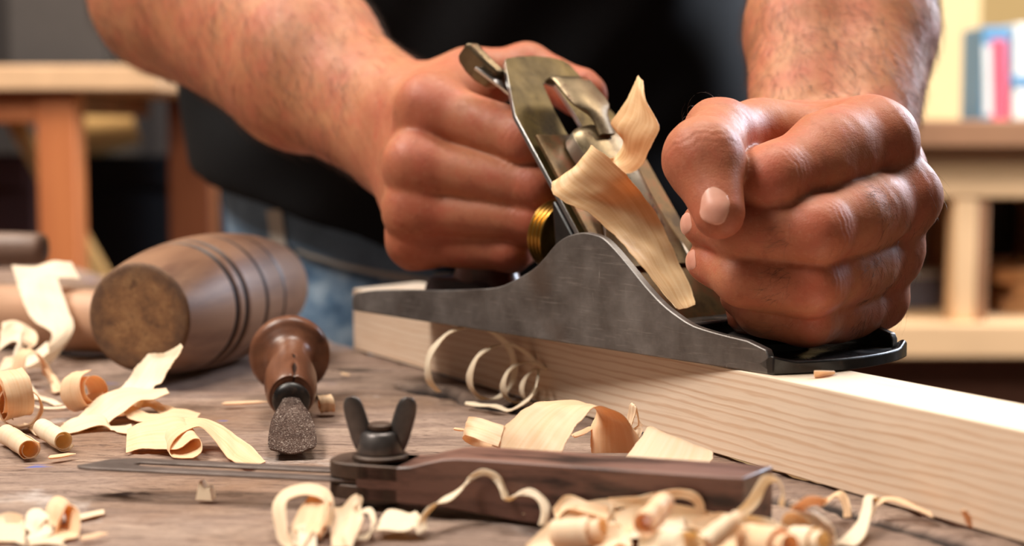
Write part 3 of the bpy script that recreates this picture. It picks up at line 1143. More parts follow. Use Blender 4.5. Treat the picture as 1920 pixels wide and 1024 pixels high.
# slotted blade
BT = at_z(163, 866, .0092); BT2 = at_z(612, 884, .0092)
bx, by = hb(BT); cx, cy_ = hb(BT2)
bd = Vector((bx - cx, by - cy_, 0)); BLn = bd.length; bd.normalize(); bn_ = Vector((-bd.y, bd.x, 0))
if bn_.y < 0:
    bn_ = -bn_
cy0 = (near + far) / 2
org = Vector((0.0035, cy0 + .0006, 0))
tipd = (Vector((bx, by, 0)) - org); BLn = tipd.length; bd = tipd.normalized()
bn_ = Vector((-bd.y, bd.x, 0)); bn_ = bn_ if bn_.y > 0 else -bn_
hw = .0092
outer = [(-.009, -hw), (BLn - .005, -hw), (BLn - .001, -hw + .0012), (BLn + .0005, -hw + .0030), (BLn - .006, hw - .0035), (BLn - .014, hw), (-.009, hw)]
sw = .0031
hole = [(.004, -sw), (BLn - .032, -sw), (BLn - .022, -sw + .0002), (BLn - .017, .0001), (BLn - .0165, .0012), (BLn - .018, sw), (.004, sw)]
bm = bmesh.new()
from mathutils.geometry import tessellate_polygon
pts = outer + hole
tri = tessellate_polygon([[Vector((a, b, 0)) for a, b in outer], [Vector((a, b, 0)) for a, b in hole]])
def bp3(a, b, z):
    p = org + bd * a + bn_ * b
    return Vector((p.x, p.y, z))
A_ = [bm.verts.new(bp3(a, b, .0083)) for a, b in pts]; B_ = [bm.verts.new(bp3(a, b, .0093)) for a, b in pts]
for t in tri:
    bm.faces.new([A_[i] for i in t]); bm.faces.new([B_[i] for i in t][::-1])
no = len(outer)
for lo, hi in ((0, no), (no, len(pts))):
    k = hi - lo
    for i in range(k):
        a, b = lo + i, lo + (i + 1) % k
        bm.faces.new((A_[a], A_[b], B_[b], B_[a]))
obj('slotted_blade', bm, M_OLDSTEEL, bev, smooth=25, bevel=.0002)
# washer, wing nut, screw
pc = Vector((.0045, cy0, 0))
bm = bmesh.new(); add_lathe(bm, [(.0030, .0149), (.0090, .0149), (.0092, .0155), (.0092, .0163), (.0086, .0168), (.003, .0168)], pc, (0, 0, 1), 40)
obj('washer', bm, M_BRONZE, bev, smooth=30)
bm = bmesh.new(); add_lathe(bm, [(.0030, .0169), (.0074, .0169), (.0076, .0176), (.0070, .0205), (.0062, .0232), (.0054, .0240), (.0034, .0242)], pc, (0, 0, 1), 36)
wn = obj('wing_nut', bm, M_DARKSTEEL, bev, smooth=40)
for sgn in (-1, 1):
    bm = bmesh.new()
    wd = Vector((math.cos(math.radians(14)), math.sin(math.radians(14)), 0)) * sgn
    wn_ = Vector((-wd.y, wd.x, 0))
    path = np.array([(.0040, .0180, .0042), (.0056, .0215, .0044), (.0072, .0262, .0042), (.0086, .0310, .0040), (.0093, .0338, .0032), (.0096, .0352, .0016)])
    path = catmull(path, 4)
    rings_ = []
    for i, (r, z, w_) in enumerate(path):
        tt = path[min(i + 1, len(path) - 1)][:2] - path[max(i - 1, 0)][:2]; tt = tt / np.linalg.norm(tt)
        q = wd * tt[1] - Vector((0, 0, tt[0]))        # across the thin way
        c = pc + wd * r + Vector((0, 0, z))
        th = .0015
        rings_.append([c + q * (w_ * .86 * math.cos(a)) + wn_ * (th * math.sin(a)) for a in np.linspace(0, 2 * math.pi, 16, endpoint=False)])
    add_loft(bm, rings_)
    obj('wing', bm, M_DARKSTEEL, wn, smooth=60)
bm = bmesh.new(); add_lathe(bm, [(.0033, .0105), (.0033, .0250), (.0040, .0252), (.0040, .0262), (.0034, .0266), (.001, .0266)], pc, (0, 0, 1), 24)
obj('screw', bm, M_BRONZE, bev, smooth=40)
bm = bmesh.new(); add_lathe(bm, [(.0052, .0001), (.0074, .0006), (.0084, .0020), (.0082, .0029)], pc, (0, 0, 1), 32)
obj('screw_head', bm, M_DARKSTEEL, bev, smooth=40)
# ================================================================== wood shavings
def shaving_mat(name, outer, inner, trans):
    g = G(name)
    uv = g.n('TexCoord').outputs['UV']
    mp = g.n('Mapping'); mp.inputs['Scale'].default_value = (.35, 11, 1); g.l(uv, mp.inputs[0])
    mp2 = g.n('Mapping'); mp2.inputs['Scale'].default_value = (26, 2, 1); g.l(uv, mp2.inputs[0])
    st = g.noise(mp.outputs[0], 1.0, 4, .6)
    cr = g.noise(mp2.outputs[0], 1.0, 3, .6)
    base = g.ramp(st, [(.25, srgb(*inner)), (.6, srgb(*outer))])
    base = g.mix(g.math('MULTIPLY', g.val(cr, .5, .66), .15), base, srgb(255, 240, 206))
    g.set(Base_Color=base, Roughness=.45)
    g.b.inputs['Specular IOR Level'].default_value = .4
    g.bump(g.math('ADD', st, g.math('MULTIPLY', cr, .6)), .12, .0003)
    tr = g.n('BsdfTranslucent')
    g.l(g.mix(1.0, base, srgb(*trans), 'MULTIPLY'), tr.inputs[0])
    mx = g.n('MixShader'); mx.inputs[0].default_value = .32
    g.l(g.b.outputs[0], mx.inputs[1]); g.l(tr.outputs[0], mx.inputs[2]); g.l(mx.outputs[0], g.out.inputs[0])
    return g.m


M_THROAT = shaving_mat('warm streaked shaving', (250, 224, 176), (226, 178, 116), (255, 206, 134))
M_SH = [shaving_mat('cream shaving', (253, 238, 212), (249, 224, 182), (255, 222, 164)),
        shaving_mat('honey shaving', (252, 230, 194), (243, 208, 156), (255, 210, 140)),
        shaving_mat('pale shaving', (254, 244, 224), (250, 232, 200), (255, 232, 184))]


def strip(name, A, B, label, group=None, m=0, n=10, cup=0.0, thick=.00028, jag=.00018, seed=0, name_cat='shaving', across=9, rest=False):
    """a thin curled strip of wood between two edge paths A and B (3-D points), with real thickness"""
    rng = random.Random(seed + len(A) * 7)
    A = catmull(np.array([tuple(p) for p in A]), n); B = catmull(np.array([tuple(p) for p in B]), n)
    N = len(A)
    up = []; uvs = []
    ln = 0
    pn = None
    for i in range(N):
        t = (A[min(i + 1, N - 1)] + B[min(i + 1, N - 1)] - A[max(i - 1, 0)] - B[max(i - 1, 0)])
        w = B[i] - A[i]
        nr = np.cross(t, w); nr = nr / (np.linalg.norm(nr) + 1e-12)
        if pn is not None and nr @ pn < 0 and abs(nr @ pn) > .3:
            pass
        pn = nr
        wl = np.linalg.norm(w) + 1e-9
        if i:
            ln += np.linalg.norm((A[i] + B[i] - A[i - 1] - B[i - 1]) / 2)
        ja, jb = [jag * (math.sin(ln * f1 + seed) + .7 * math.sin(ln * f1 * 2.7 + 2 * seed) + .5 * rng.uniform(-1, 1)) * .6 for f1 in (310, 270)]
        row = []
        for j in range(across):
            s = j / (across - 1)
            p = A[i] + w * s
            if j == 0:
                p = p + w / wl * ja
            if j == across - 1:
                p = p + w / wl * jb
            rip = .0003 * math.sin(ln * 420 + s * 5 + seed) * math.sin(s * 9 + seed)
            p = p + nr * (cup * wl * (1 - (2 * s - 1) ** 2) + rip)
            row.append(p)
            uvs.append((ln * 40, s))
        up.append(row)
    up = np.array(up)
    # normals for the thickness
    du = np.gradient(up, axis=0); dv = np.gradient(up, axis=1)
    nn = np.cross(du, dv); nn /= (np.linalg.norm(nn, axis=2, keepdims=True) + 1e-12)
    if rest:                                          # let the lowest point lie on the bench
        up[:, :, 2] -= up[:, :, 2].min() - .0004
    up[:, :, 2] = np.maximum(up[:, :, 2], .0003)
    top = (up + nn * thick / 2).reshape(-1, 3); bot = (up - nn * thick / 2).reshape(-1, 3)
    c0 = up.reshape(-1, 3).mean(0); c0[2] = max(0, up[:, :, 2].min())
    V = np.vstack([top, bot]) - c0
    n0 = N * across
    F = []; U = []
    for i in range(N - 1):
        for j in range(across - 1):
            q = (i * across + j, (i + 1) * across + j, (i + 1) * across + j + 1, i * across + j + 1)
            F.append(q); F.append(tuple(n0 + k for k in q[::-1]))
    rim = [i * across for i in range(N)] + [(N - 1) * across + j for j in range(1, across)] + [i * across + across - 1 for i in range(N - 2, -1, -1)] + [j for j in range(across - 2, 0, -1)]
    for k in range(len(rim)):
        a, b = rim[k], rim[(k + 1) % len(rim)]
        F.append((b, a, n0 + a, n0 + b))
    me = bpy.data.meshes.new(name)
    me.from_pydata([tuple(v) for v in V], [], F)
    uv = me.uv_layers.new(name='UVMap')
    vi = np.zeros(len(me.loops), np.int32); me.loops.foreach_get('vertex_index', vi)
    uva = np.array(uvs + uvs)[vi]
    uv.data.foreach_set('uv', uva.reshape(-1).astype(np.float32))
    o = link_mesh(name, me, M_SH[m], None, smooth=50)
    o.location = c0
    tag(o, label, name_cat, group)
    return o


def before_gauge(p):
    """slide a point towards the lens until it clears the front face of the angle gauge"""
    d = Vector((p.x - PIV.x, p.y - PIV.y, 0))
    if d.dot(HD) < xl_ - .01 or d.dot(HD) > xe + .016:
        return p
    for _ in range(60):
        d = Vector((p.x - PIV.x, p.y - PIV.y, 0))
        if d.dot(HW) < near - .0016:
            break
        p = CAM + (p - CAM) * .997
    return p


def px_strip(st, label, group=None, name='wood_shaving', **k):
    """stations ((ax, ay, aY), (bx, by, bY)) read off the photograph, each at its own distance"""
    A = [at_y(*a) for a, b in st]; B = [at_y(*b) for a, b in st]
    if k.get('seed', 0) >= 60:
        A = [before_gauge(p) for p in A]; B = [before_gauge(p) for p in B]
    return strip(name, A, B, label, group, **k)


def curl(base, axis, r0, r1, turns, width, label, group=None, drift=0.0, start=0.0, tail=None, up=(0, 0, 1), n=None, **k):
    """a rolled shaving: spiral of radius r0 to r1 about an axis, drifting along it; tail = list of extra points it runs out to"""
    ax_ = Vector(axis).normalized()
    e1 = Vector(up) - ax_ * Vector(up).dot(ax_); e1.normalize()
    e2 = ax_.cross(e1)
    base = Vector(base)
    A = []; B = []
    steps = max(6, int(turns * 9))
    for i in range(steps + 1):
        t = i / steps
        a = start + 2 * math.pi * turns * t
        r = r0 + (r1 - r0) * t
        c = base + ax_ * (drift * t) + e1 * (r * math.cos(a)) + e2 * (r * math.sin(a))
        A.append(c - ax_ * width / 2); B.append(c + ax_ * width / 2)
    for q in (tail or []):
        p, wv = Vector(q[0]), Vector(q[1])
        A.append(p - wv); B.append(p + wv)
    return strip('wood_shaving', A, B, label, group, n=4, **k)


def splinter(p0, p1, w, label, group=None, m=1, name='wood_splinter'):
    """thin broken stick of wood"""
    p0, p1 = Vector(p0), Vector(p1)
    bm = bmesh.new()
    d = (p1 - p0); s = d.cross(Vector((0, 0, 1))).normalized(); u = s.cross(d).normalized()
    rings = []
    for t, k, o in ((0, .35, .1), (.08, .9, 0), (.4, 1, .1), (.75, .8, -.1), (1, .2, 0)):
        c = p0 + d * t + s * (o * w)
        rings.append([c + s * (w * k * .5), c + u * (w * k * .28), c - s * (w * k * .5), c - u * (w * k * .28)])
    add_loft(bm, rings)
    for v in bm.verts:
        v.co.z = max(v.co.z, .0003)
    o = obj(name, bm, M_SH[m], None, smooth=20)
    tag(o, label, 'splinter', group)
    return o


# ------------------------------------------------ the shaving rising out of the plane's throat
px_strip([((1268, 578, .622), (1303, 572, .640)),
          ((1240, 545, .628), (1300, 552, .646)),
          ((1200, 495, .634), (1276, 500, .652)),
          ((1160, 450, .640), (1245, 430, .654)),
          ((1112, 405, .644), (1208, 368, .652)),
          ((1072, 385, .644), (1170, 325, .646)),
          ((1036, 362, .646), (1130, 286, .646)),
          ((1038, 340, .652), (1108, 272, .652)),
          ((1066, 352, .664), (1120, 288, .664)),
          ((1110, 352, .670), (1142, 298, .672)),
          ((1160, 330, .668), (1160, 288, .676)),
          ((1196, 318, .662), (1168, 255, .672)),
          ((1222, 272, .654), (1146, 232, .668)),
          ((1236, 238, .652), (1166, 202, .666)),
          ((1212, 190, .656), (1190, 155, .666)),
          ((1206, 152, .662), (1198, 142, .668))],
         'broad curling shaving rising out of the throat of the hand plane', 'shavings', m=0, seed=3, jag=.0004, cup=.07, across=15)
bpy.data.objects['wood_shaving'].data.materials[0] = M_THROAT

# ------------------------------------------------ in the middle of the bench, by the board
px_strip([((946, 800, .560), (934, 838, .555)), ((905, 785, .566), (890, 822, .560)), ((880, 783, .570), (872, 815, .566)), ((878, 792, .578), (870, 826, .575)), ((900, 800, .580), (890, 836, .578)), ((945, 812, .574), (934, 845, .570))],
         'small rolled end of shaving pointing away from the big arched shaving', 'shavings', m=1, seed=5, jag=.0002, n=8)
px_strip([((918, 842, .556), (1038, 868, .548)),
          ((945, 805, .560), (1060, 835, .550)),
          ((985, 765, .566), (1080, 800, .556)),
          ((1030, 752, .572), (1110, 766, .560)),
          ((1090, 754, .580), (1150, 768, .566)),
          ((1118, 770, .586), (1176, 790, .572)),
          ((1108, 805, .584), (1196, 815, .570)),
          ((1108, 850, .580), (1206, 850, .568))],
         'large arched shaving standing like a bridge behind the angle gauge', 'shavings', m=1, seed=8, jag=.0005, cup=.02, across=13)
px_strip([((1172, 860, .552), (1330, 872, .540)), ((1195, 828, .560), (1336, 852, .545)), ((1215, 802, .566), (1332, 846, .549)), ((1228, 806, .572), (1328, 850, .556)), ((1220, 830, .574), (1300, 862, .560))],
         'flat folded shaving between the arched shaving and the pale board', 'shavings', m=0, seed=12, jag=.0005)
px_strip([((1172, 800, .600), (1182, 808, .597)), ((1178, 775, .600), (1190, 782, .597)), ((1186, 757, .600), (1194, 764, .597)), ((1200, 790, .604), (1196, 796, .6)), ((1206, 800, .60), (1186, 805, .597)), ((1196, 822, .595), (1176, 815, .594)), ((1174, 806, .597), (1166, 798, .598)), ((1188, 792, .604), (1176, 786, .604))],
         'tiny twisted curl standing against the pale board beyond the arch', 'shavings', m=0, seed=14, jag=.0002)
splinter(at_y(1074, 818, .578), at_y(1116, 800, .586), .0040, 'pointed splinter under the arch of the large shaving')
splinter(at_z(850, 804, .0105), at_z(880, 808, .0090), .0022, 'thin spike sticking out of the small rolled shaving end')

# the thin spiral beside the board
sp = []
ctrl = [(834, 735, .700, 0)]
A = []; B = []
c0 = at_z(858, 742, 0); c1 = at_z(1012, 758, 0)
dirs = (c1 - c0); 
n_ = 44
for i in range(n_ + 1):
    t = i / n_
    # tight coils towards the right-hand end
    pos = c0 + dirs * (1 - (1 - t) ** 1.7)
    r = .0185 * (1 - t) + .0062 * t if t < .75 else .0185 * .25 + .0062 * .75 - .004 * (t - .75)
    a = math.radians(-150) + 2 * math.pi * 3.4 * t
    e1 = Vector((.82, .3, 0)).normalized()
    off = e1 * (r * math.sin(a)) * .95 + Vector((0, 0, r * (1 + math.cos(a)) * .95 + .0005))
    p = pos + off + Vector((0, -.004, 0))
    wv = Vector((.55, -.75, .15)).normalized() * (.0026 * (1 - .45 * t))
    A.append(p - wv); B.append(p + wv)
tailp = [at_z(1000, 740, .008), at_z(960, 770, .0015), at_z(930, 764, .0018), at_z(872, 758, .001)]
for q in tailp:
    A.append(q - Vector((.0002, .0016, 0))); B.append(q + Vector((.0002, .0016, .0008)))
strip('wood_shaving', A, B, 'thin spiral shaving standing in open coils beside the pale board', 'shavings', m=2, n=4, jag=.0001, across=5, seed=2)

# ------------------------------------------------ left heap
G1 = 'shavings'
px_strip([((22, 497, .86), (36, 545, .85)), ((60, 500, .865), (70, 528, .852)), ((100, 490, .868), (112, 520, .856)), ((134, 492, .870), (150, 524, .862))],
         'bright band of shaving lying across the turned wooden tool', G1, m=2, seed=21)
px_strip([((38, 522, .850), (106, 514, .852)), ((40, 556, .838), (119, 556, .842)), ((62, 600, .826), (131, 588, .832)), ((96, 622, .816), (138, 614, .824)), ((92, 642, .808), (124, 645, .815)), ((70, 660, .800), (88, 686, .802)), ((40, 668, .796), (52, 692, .792))],
         'wide white shaving hanging down over the turned wooden tool', G1, m=2, seed=22, cup=.05)
px_strip([((4, 604, .80), (2, 640, .79)), ((30, 602, .80), (30, 640, .79)), ((62, 618, .80), (52, 650, .79)), ((70, 640, .79), (46, 668, .78)), ((40, 664, .78), (20, 690, .77)), ((8, 672, .775), (-6, 700, .765))],
         'crumpled pale shaving at the back of the left heap', G1, m=0, seed=23)
px_strip([((16, 722, .755), (40, 735, .745)), ((22, 690, .758), (44, 700, .748)), ((32, 662, .762), (52, 668, .75)), ((56, 656, .764), (74, 664, .752)), ((72, 670, .762), (92, 690, .75)), ((80, 700, .758), (106, 735, .745))],
         'square hooped shaving standing up in the left heap', G1, m=1, seed=24)
px_strip([((2, 700, .73), (0, 722, .725)), ((24, 698, .73), (28, 718, .725)), ((52, 715, .73), (42, 732, .722)), ((78, 748, .722), (62, 760, .716)), ((102, 778, .712), (86, 790, .708)), ((120, 798, .700), (104, 808, .697))],
         'pale narrow shaving sloping down to the double roll', G1, m=2, seed=25)
curl(at_z(22, 742, .014), (.75, .6, .1), .0105, .006, 1.5, .011, 'large loose curl at the very left edge of the heap', G1, m=1, seed=26)
px_strip([((0, 620, .79), (-4, 660, .78)), ((22, 606, .79), (24, 640, .782)), ((44, 612, .788), (40, 652, .778)), ((40, 640, .782), (24, 676, .772)), ((56, 664, .776), (48, 690, .768)), ((88, 640, .782), (92, 662, .774))],
         'crossed pale ribbon under the crumpled shaving at the back of the left heap', G1, m=2, seed=46, cup=.06)
px_strip([((84, 690, .752), (98, 712, .744)), ((104, 706, .748), (96, 726, .740)), ((118, 735, .738), (104, 748, .732)), ((100, 752, .733), (92, 740, .738))],
         'small curled strip hanging between square hoop and lone rolled curl', G1, m=1, seed=47)
px_strip([((-8, 752, .73), (-6, 790, .715)), ((14, 744, .732), (20, 778, .72)), ((36, 752, .728), (36, 782, .718)), ((46, 772, .722), (34, 790, .716))],
         'folded shaving cut by the left edge of the picture above the tubes', G1, m=0, seed=48, cup=.12)
curl(at_z(40, 762, .009), (.35, -.9, .1), .010, .006, 1.4, .012, 'tight curl in front of the large loose curl', G1, m=0, seed=27)
curl(at_z(160, 735, .010), (.8, -.5, .2), .0090, .0045, 1.7, .012, 'short rolled curl standing alone between heap and mallet', G1, m=1, seed=28)
px_strip([((60, 778, .700), (62, 786, .698)), ((78, 790, .694), (80, 802, .690)), ((112, 792, .694), (112, 806, .690)), ((140, 770, .700), (136, 786, .696))],
         'thin low loop of shaving behind the double roll', G1, m=2, seed=29)
# the upright crumpled one against the mallet
px_strip([((196, 762, .680), (262, 778, .668)), ((214, 735, .688), (270, 748, .676)), ((238, 716, .692), (288, 728, .682)), ((256, 690, .696), (304, 716, .686)), ((276, 664, .700), (318, 690, .690)), ((312, 662, .698), (330, 672, .690)), ((338, 644, .695), (343, 652, .690))],
         'ragged shaving rearing up in front of the mallet face', G1, m=2, seed=30, jag=.0007, cup=.10)
px_strip([((118, 812, .655), (168, 822, .646)), ((150, 778, .664), (196, 800, .652)), ((190, 742, .672), (232, 772, .660)), ((232, 728, .678), (262, 752, .668)), ((276, 730, .680), (292, 748, .672)), ((312, 728, .682), (318, 738, .676))],
         'long ribbon climbing to the right from the double roll', G1, m=0, seed=31, cup=.04)
px_strip([((236, 742, .674), (224, 760, .668)), ((262, 770, .668), (244, 786, .660)), ((300, 776, .664), (280, 792, .656)), ((334, 766, .666), (322, 784, .658)), ((376, 776, .664), (368, 786, .658))],
         'twisted ribbon lying to the right under the ragged shaving', G1, m=1, seed=32, jag=.0004)
px_strip([((200, 780, .676), (206, 800, .67)), ((230, 752, .68), (240, 776, .672)), ((262, 742, .682), (276, 764, .674)), ((300, 756, .68), (306, 776, .672)), ((330, 766, .674), (330, 786, .668))],
         'broken piece of shaving between the two long ribbons', G1, m=1, seed=33, jag=.0005, cup=.08)
# double roll and wave
curl((at_z(54, 842, .0036) + at_z(12, 814, .0036)) / 2, at_z(12, 814, .0036) - at_z(54, 842, .0036), .0041, .0028, 1.7, .036, 'left tube of the double roll at the tip of the steel blade', G1, m=0, seed=40, start=1.0, jag=.0002)
curl((at_z(116, 826, .0040) + at_z(84, 804, .0048)) / 2, at_z(84, 804, .0048) - at_z(116, 826, .0040), .0039, .0027, 1.7, .028, 'right tube of the double roll at the tip of the steel blade', G1, m=2, seed=42, start=2.0, jag=.0002)
px_strip([((44, 800, .655), (66, 826, .630)), ((70, 806, .650), (84, 832, .626)), ((98, 806, .648), (110, 826, .628))],
         'short bridge of shaving joining the two tubes of the double roll', G1, m=0, seed=44, cup=.05)
px_strip([((104, 808, .644), (120, 826, .630)), ((128, 790, .650), (146, 810, .636)), ((164, 778, .652), (188, 798, .640)), ((192, 780, .652), (212, 810, .640)), ((212, 802, .648), (226, 832, .634)), ((246, 796, .650), (256, 836, .630))],
         'waving ribbon running from the double roll to the thick rolled shaving', G1, m=0, seed=45, cup=.04)
# rolled shaving with a long tail
px_strip([((238, 806, .612), (236, 850, .594)), ((262, 794, .616), (268, 842, .598)), ((300, 784, .616), (330, 842, .590)), ((330, 782, .616), (362, 824, .590)), ((350, 790, .616), (376, 828, .590)), ((352, 812, .612), (376, 850, .586)), ((322, 822, .610), (344, 864, .584)), ((296, 812, .612), (318, 850, .588)), ((304, 792, .616), (330, 822, .594)), ((356, 784, .618), (372, 800, .602)), ((400, 790, .616), (402, 826, .596)), ((444, 818, .606), (432, 866, .582)), ((480, 846, .594), (452, 892, .570)), ((498, 880, .578), (468, 900, .566))],
         'thick rolled shaving with a long tail passing under the steel blade', G1, m=1, seed=41, jag=.0003)
splinter(at_z(90, 858, .0012), at_z(142, 851, .0012), .0030, 'small flat splinter in front of the double roll')
splinter(at_z(416, 757, .0012), at_z(505, 753, .0012), .0028, 'long thin splinter on the bench between heap and gouge')
curl(at_z(612, 758, .0042), (.9, .2, .1), .0040, .0022, 1.5, .006, 'crumpled brown curl beside the gouge handle', G1, m=1, seed=43, jag=.0004)
bm = bmesh.new()
ca, cb = at_z(366, 938, .0004), at_z(398, 940, .0004)
e = (cb - ca)
prt = [ca, cb, cb + Vector((-.0012, .0016, .0040)), cb + Vector((-.0030, .003, .0034)), ca + Vector((.0010, .002, .0058))]
add_prism(bm, prt, [p + Vector((.0006, .0042, .0002)) for p in prt])
tag(obj('wood_chip', bm, M_SH[0], smooth=15, bevel=.0002), 'small white chip lying alone in front of the steel blade', 'chip')
bm = bmesh.new()
ca, cb = at_z(1527, 708, BOARD_H + .0004), at_z(1566, 702, BOARD_H + .0004)
prt = [ca, cb, cb + Vector((0, 0, .0010)), ca + Vector((.003, 0, .0022)), ca + Vector((0, 0, .0022))]
add_prism(bm, prt, [p + Vector((.0002, .0025, 0)) for p in prt])
tag(obj('wood_chip', bm, M_SH[1], smooth=15, bevel=.0002), 'small chip lying on the freshly planed board beside the plane', 'chip')

# ------------------------------------------------ front left heap
px_strip([((-20, 978, .485), (-14, 1050, .465)), ((10, 962, .488), (18, 1048, .464)), ((40, 966, .486), (46, 1040, .464)), ((46, 990, .480), (48, 1060, .460))],
         'broad shaving at the left edge of the front heap', G1, m=0, seed=50, cup=.2)
px_strip([((44, 990, .480), (60, 1030, .468)), ((52, 962, .486), (76, 985, .474)), ((72, 955, .488), (92, 975, .476)), ((92, 968, .484), (96, 1000, .47)), ((84, 990, .480), (70, 1010, .468)), ((64, 1000, .478), (50, 1020, .466))],
         'small round curl in the middle of the front left heap', G1, m=2, seed=51, cup=.1)
px_strip([((82, 990, .488), (100, 1010, .470)), ((90, 950, .494), (112, 968, .476)), ((104, 930, .498), (128, 946, .480)), ((124, 936, .498), (146, 960, .478)), ((136, 965, .494), (150, 1000, .472)), ((128, 1000, .486), (138, 1030, .468)), ((112, 1020, .482), (116, 1044, .466))],
         'tall curl on top of the front left heap', G1, m=1, seed=52, cup=.12)
px_strip([((140, 985, .496), (146, 1002, .490)), ((166, 974, .500), (170, 994, .494)), ((195, 963, .504), (196, 984, .498))],
         'straight flat strip sticking out of the front left heap', G1, m=0, seed=53)
px_strip([((50, 1022, .468), (54, 1050, .46)), ((80, 1004, .472), (88, 1030, .462)), ((110, 1008, .472), (120, 1040, .460)), ((130, 1030, .468), (124, 1060, .456))],
         'low folded shaving at the bottom of the front left heap', G1, m=0, seed=54, cup=.2)
splinter(at_z(150, 1010, .001), at_z(202, 1000, .001), .003, 'tiny splinter beside the front left heap')

# ------------------------------------------------ front centre cluster
px_strip([((540, 1050, .455), (562, 1056, .450)), ((518, 1000, .468), (540, 1002, .462)), ((512, 950, .478), (536, 950, .472)), ((530, 920, .486), (546, 934, .478)), ((572, 908, .490), (574, 928, .482)), ((612, 916, .488), (606, 938, .480)), ((626, 945, .482), (606, 962, .474)), ((620, 985, .474), (600, 990, .468))],
         'loop shaped shaving at the left of the front middle cluster', G1, m=0, seed=60)
px_strip([((545, 990, .468), (600, 1000, .464)), ((562, 955, .478), (612, 975, .472)), ((580, 930, .486), (616, 945, .478)), ((600, 930, .490), (622, 948, .480)), ((604, 960, .486), (614, 985, .474)), ((580, 1000, .472), (600, 1012, .466))],
         'thick glossy roll inside the front middle cluster', G1, m=1, seed=61, cup=.12)
px_strip([((535, 1020, .462), (558, 1044, .452)), ((552, 985, .470), (580, 1000, .460)), ((572, 978, .474), (590, 1000, .462)), ((580, 1000, .468), (592, 1040, .454))],
         'short tube at the foot of the front middle cluster', G1, m=2, seed=62, cup=.3)
px_strip([((618, 950, .480), (622, 1030, .458)), ((640, 950, .480), (644, 1030, .458)), ((658, 932, .484), (664, 1010, .462)), ((672, 928, .486), (682, 970, .470)), ((680, 940, .486), (676, 985, .468)), ((664, 975, .478), (656, 1035, .456))],
         'winged shaving at the right of the front middle cluster', G1, m=0, seed=63, cup=.16)
px_strip([((664, 1004, .466), (668, 1012, .464)), ((690, 1000, .468), (690, 1010, .466)), ((704, 980, .473), (696, 984, .471)), ((698, 956, .480), (690, 962, .477)), ((684, 954, .481), (680, 962, .478)), ((676, 964, .478), (672, 972, .476))],
         'small open ring beside the winged shaving', G1, m=2, seed=64, n=8)
px_strip([((706, 990, .474), (700, 998, .470)), ((724, 960, .482), (722, 994, .470)), ((748, 958, .482), (750, 996, .470)), ((768, 962, .481), (768, 994, .470)), ((782, 960, .480), (776, 990, .470)), ((802, 992, .474), (784, 1002, .468)), ((800, 970, .478), (782, 980, .472)), ((822, 942, .484), (808, 950, .478)), ((850, 924, .488), (842, 938, .482)), ((870, 908, .492), (864, 922, .486)), ((884, 890, .496), (882, 902, .490)), ((910, 880, .498), (908, 892, .492)), ((936, 892, .494), (928, 904, .488)), ((950, 922, .488), (940, 928, .482)), ((956, 940, .484), (946, 934, .480)), ((988, 916, .488), (976, 928, .482)), ((1014, 926, .485), (1002, 936, .480)), ((1030, 950, .480), (1016, 958, .475)), ((1028, 985, .473), (1010, 985, .469))],
         'long thin wavy shaving running along the front of the angle gauge', G1, m=2, seed=65, n=6, jag=.0002)

# ------------------------------------------------ front right heap
px_strip([((985, 1020, .458), (1000, 1050, .45)), ((1040, 975, .470), (1066, 1015, .455)), ((1090, 945, .478), (1120, 990, .462)), ((1140, 936, .482), (1164, 985, .465)), ((1160, 960, .478), (1172, 1010, .458))],
         'large smooth sheet of shaving at the left of the front right heap', G1, m=0, seed=70, cup=.26)
px_strip([((1036, 952, .476), (1044, 975, .47)), ((1062, 930, .482), (1066, 955, .474)), ((1104, 940, .480), (1100, 962, .472)), ((1140, 950, .478), (1136, 975, .469))],
         'curved edge of shaving leaning over the large smooth sheet', G1, m=1, seed=71, cup=.2)
px_strip([((1140, 934, .482), (1150, 952, .476)), ((1190, 932, .483), (1196, 950, .477)), ((1228, 924, .486), (1236, 940, .479)), ((1262, 918, .488), (1264, 934, .481)), ((1300, 922, .487), (1290, 938, .480)), ((1318, 942, .483), (1304, 950, .477)), ((1322, 970, .477), (1306, 975, .470))],
         'thin bowed shaving arching over the front right heap', G1, m=1, seed=72)
px_strip([((1150, 960, .474), (1160, 1010, .46)), ((1200, 946, .480), (1210, 990, .464)), ((1250, 944, .480), (1262, 985, .466)), ((1310, 955, .478), (1320, 995, .463)), ((1368, 968, .474), (1372, 1000, .462))],
         'wide honey coloured shaving in the middle of the front right heap', G1, m=1, seed=73, cup=.20)
px_strip([((1374, 965, .476), (1398, 972, .470)), ((1404, 932, .484), (1424, 942, .477)), ((1426, 896, .492), (1440, 908, .486)), ((1452, 894, .494), (1462, 906, .488)), ((1468, 915, .490), (1470, 940, .483)), ((1460, 945, .485), (1468, 955, .480))],
         'hooked shaving standing upright against the end of the angle gauge', G1, m=2, seed=74)
px_strip([((1168, 1000, .458), (1172, 1014, .455)), ((1220, 985, .463), (1226, 1000, .459)), ((1282, 970, .468), (1284, 988, .463))],
         'straight narrow strip across the front right heap', G1, m=2, seed=75)
px_strip([((1112, 1000, .456), (1120, 1050, .444)), ((1140, 985, .460), (1160, 1020, .45)), ((1170, 992, .459), (1180, 1030, .446)), ((1186, 1020, .452), (1180, 1060, .44))],
         'round pale curl at the bottom of the front right heap', G1, m=0, seed=76, cup=.30)
px_strip([((1300, 972, .466), (1310, 1040, .45)), ((1350, 962, .470), (1362, 1030, .452)), ((1400, 972, .468), (1410, 1040, .449)), ((1440, 985, .465), (1440, 1050, .447))],
         'broad dark honey shaving at the front of the right heap', G1, m=1, seed=77, cup=.24)
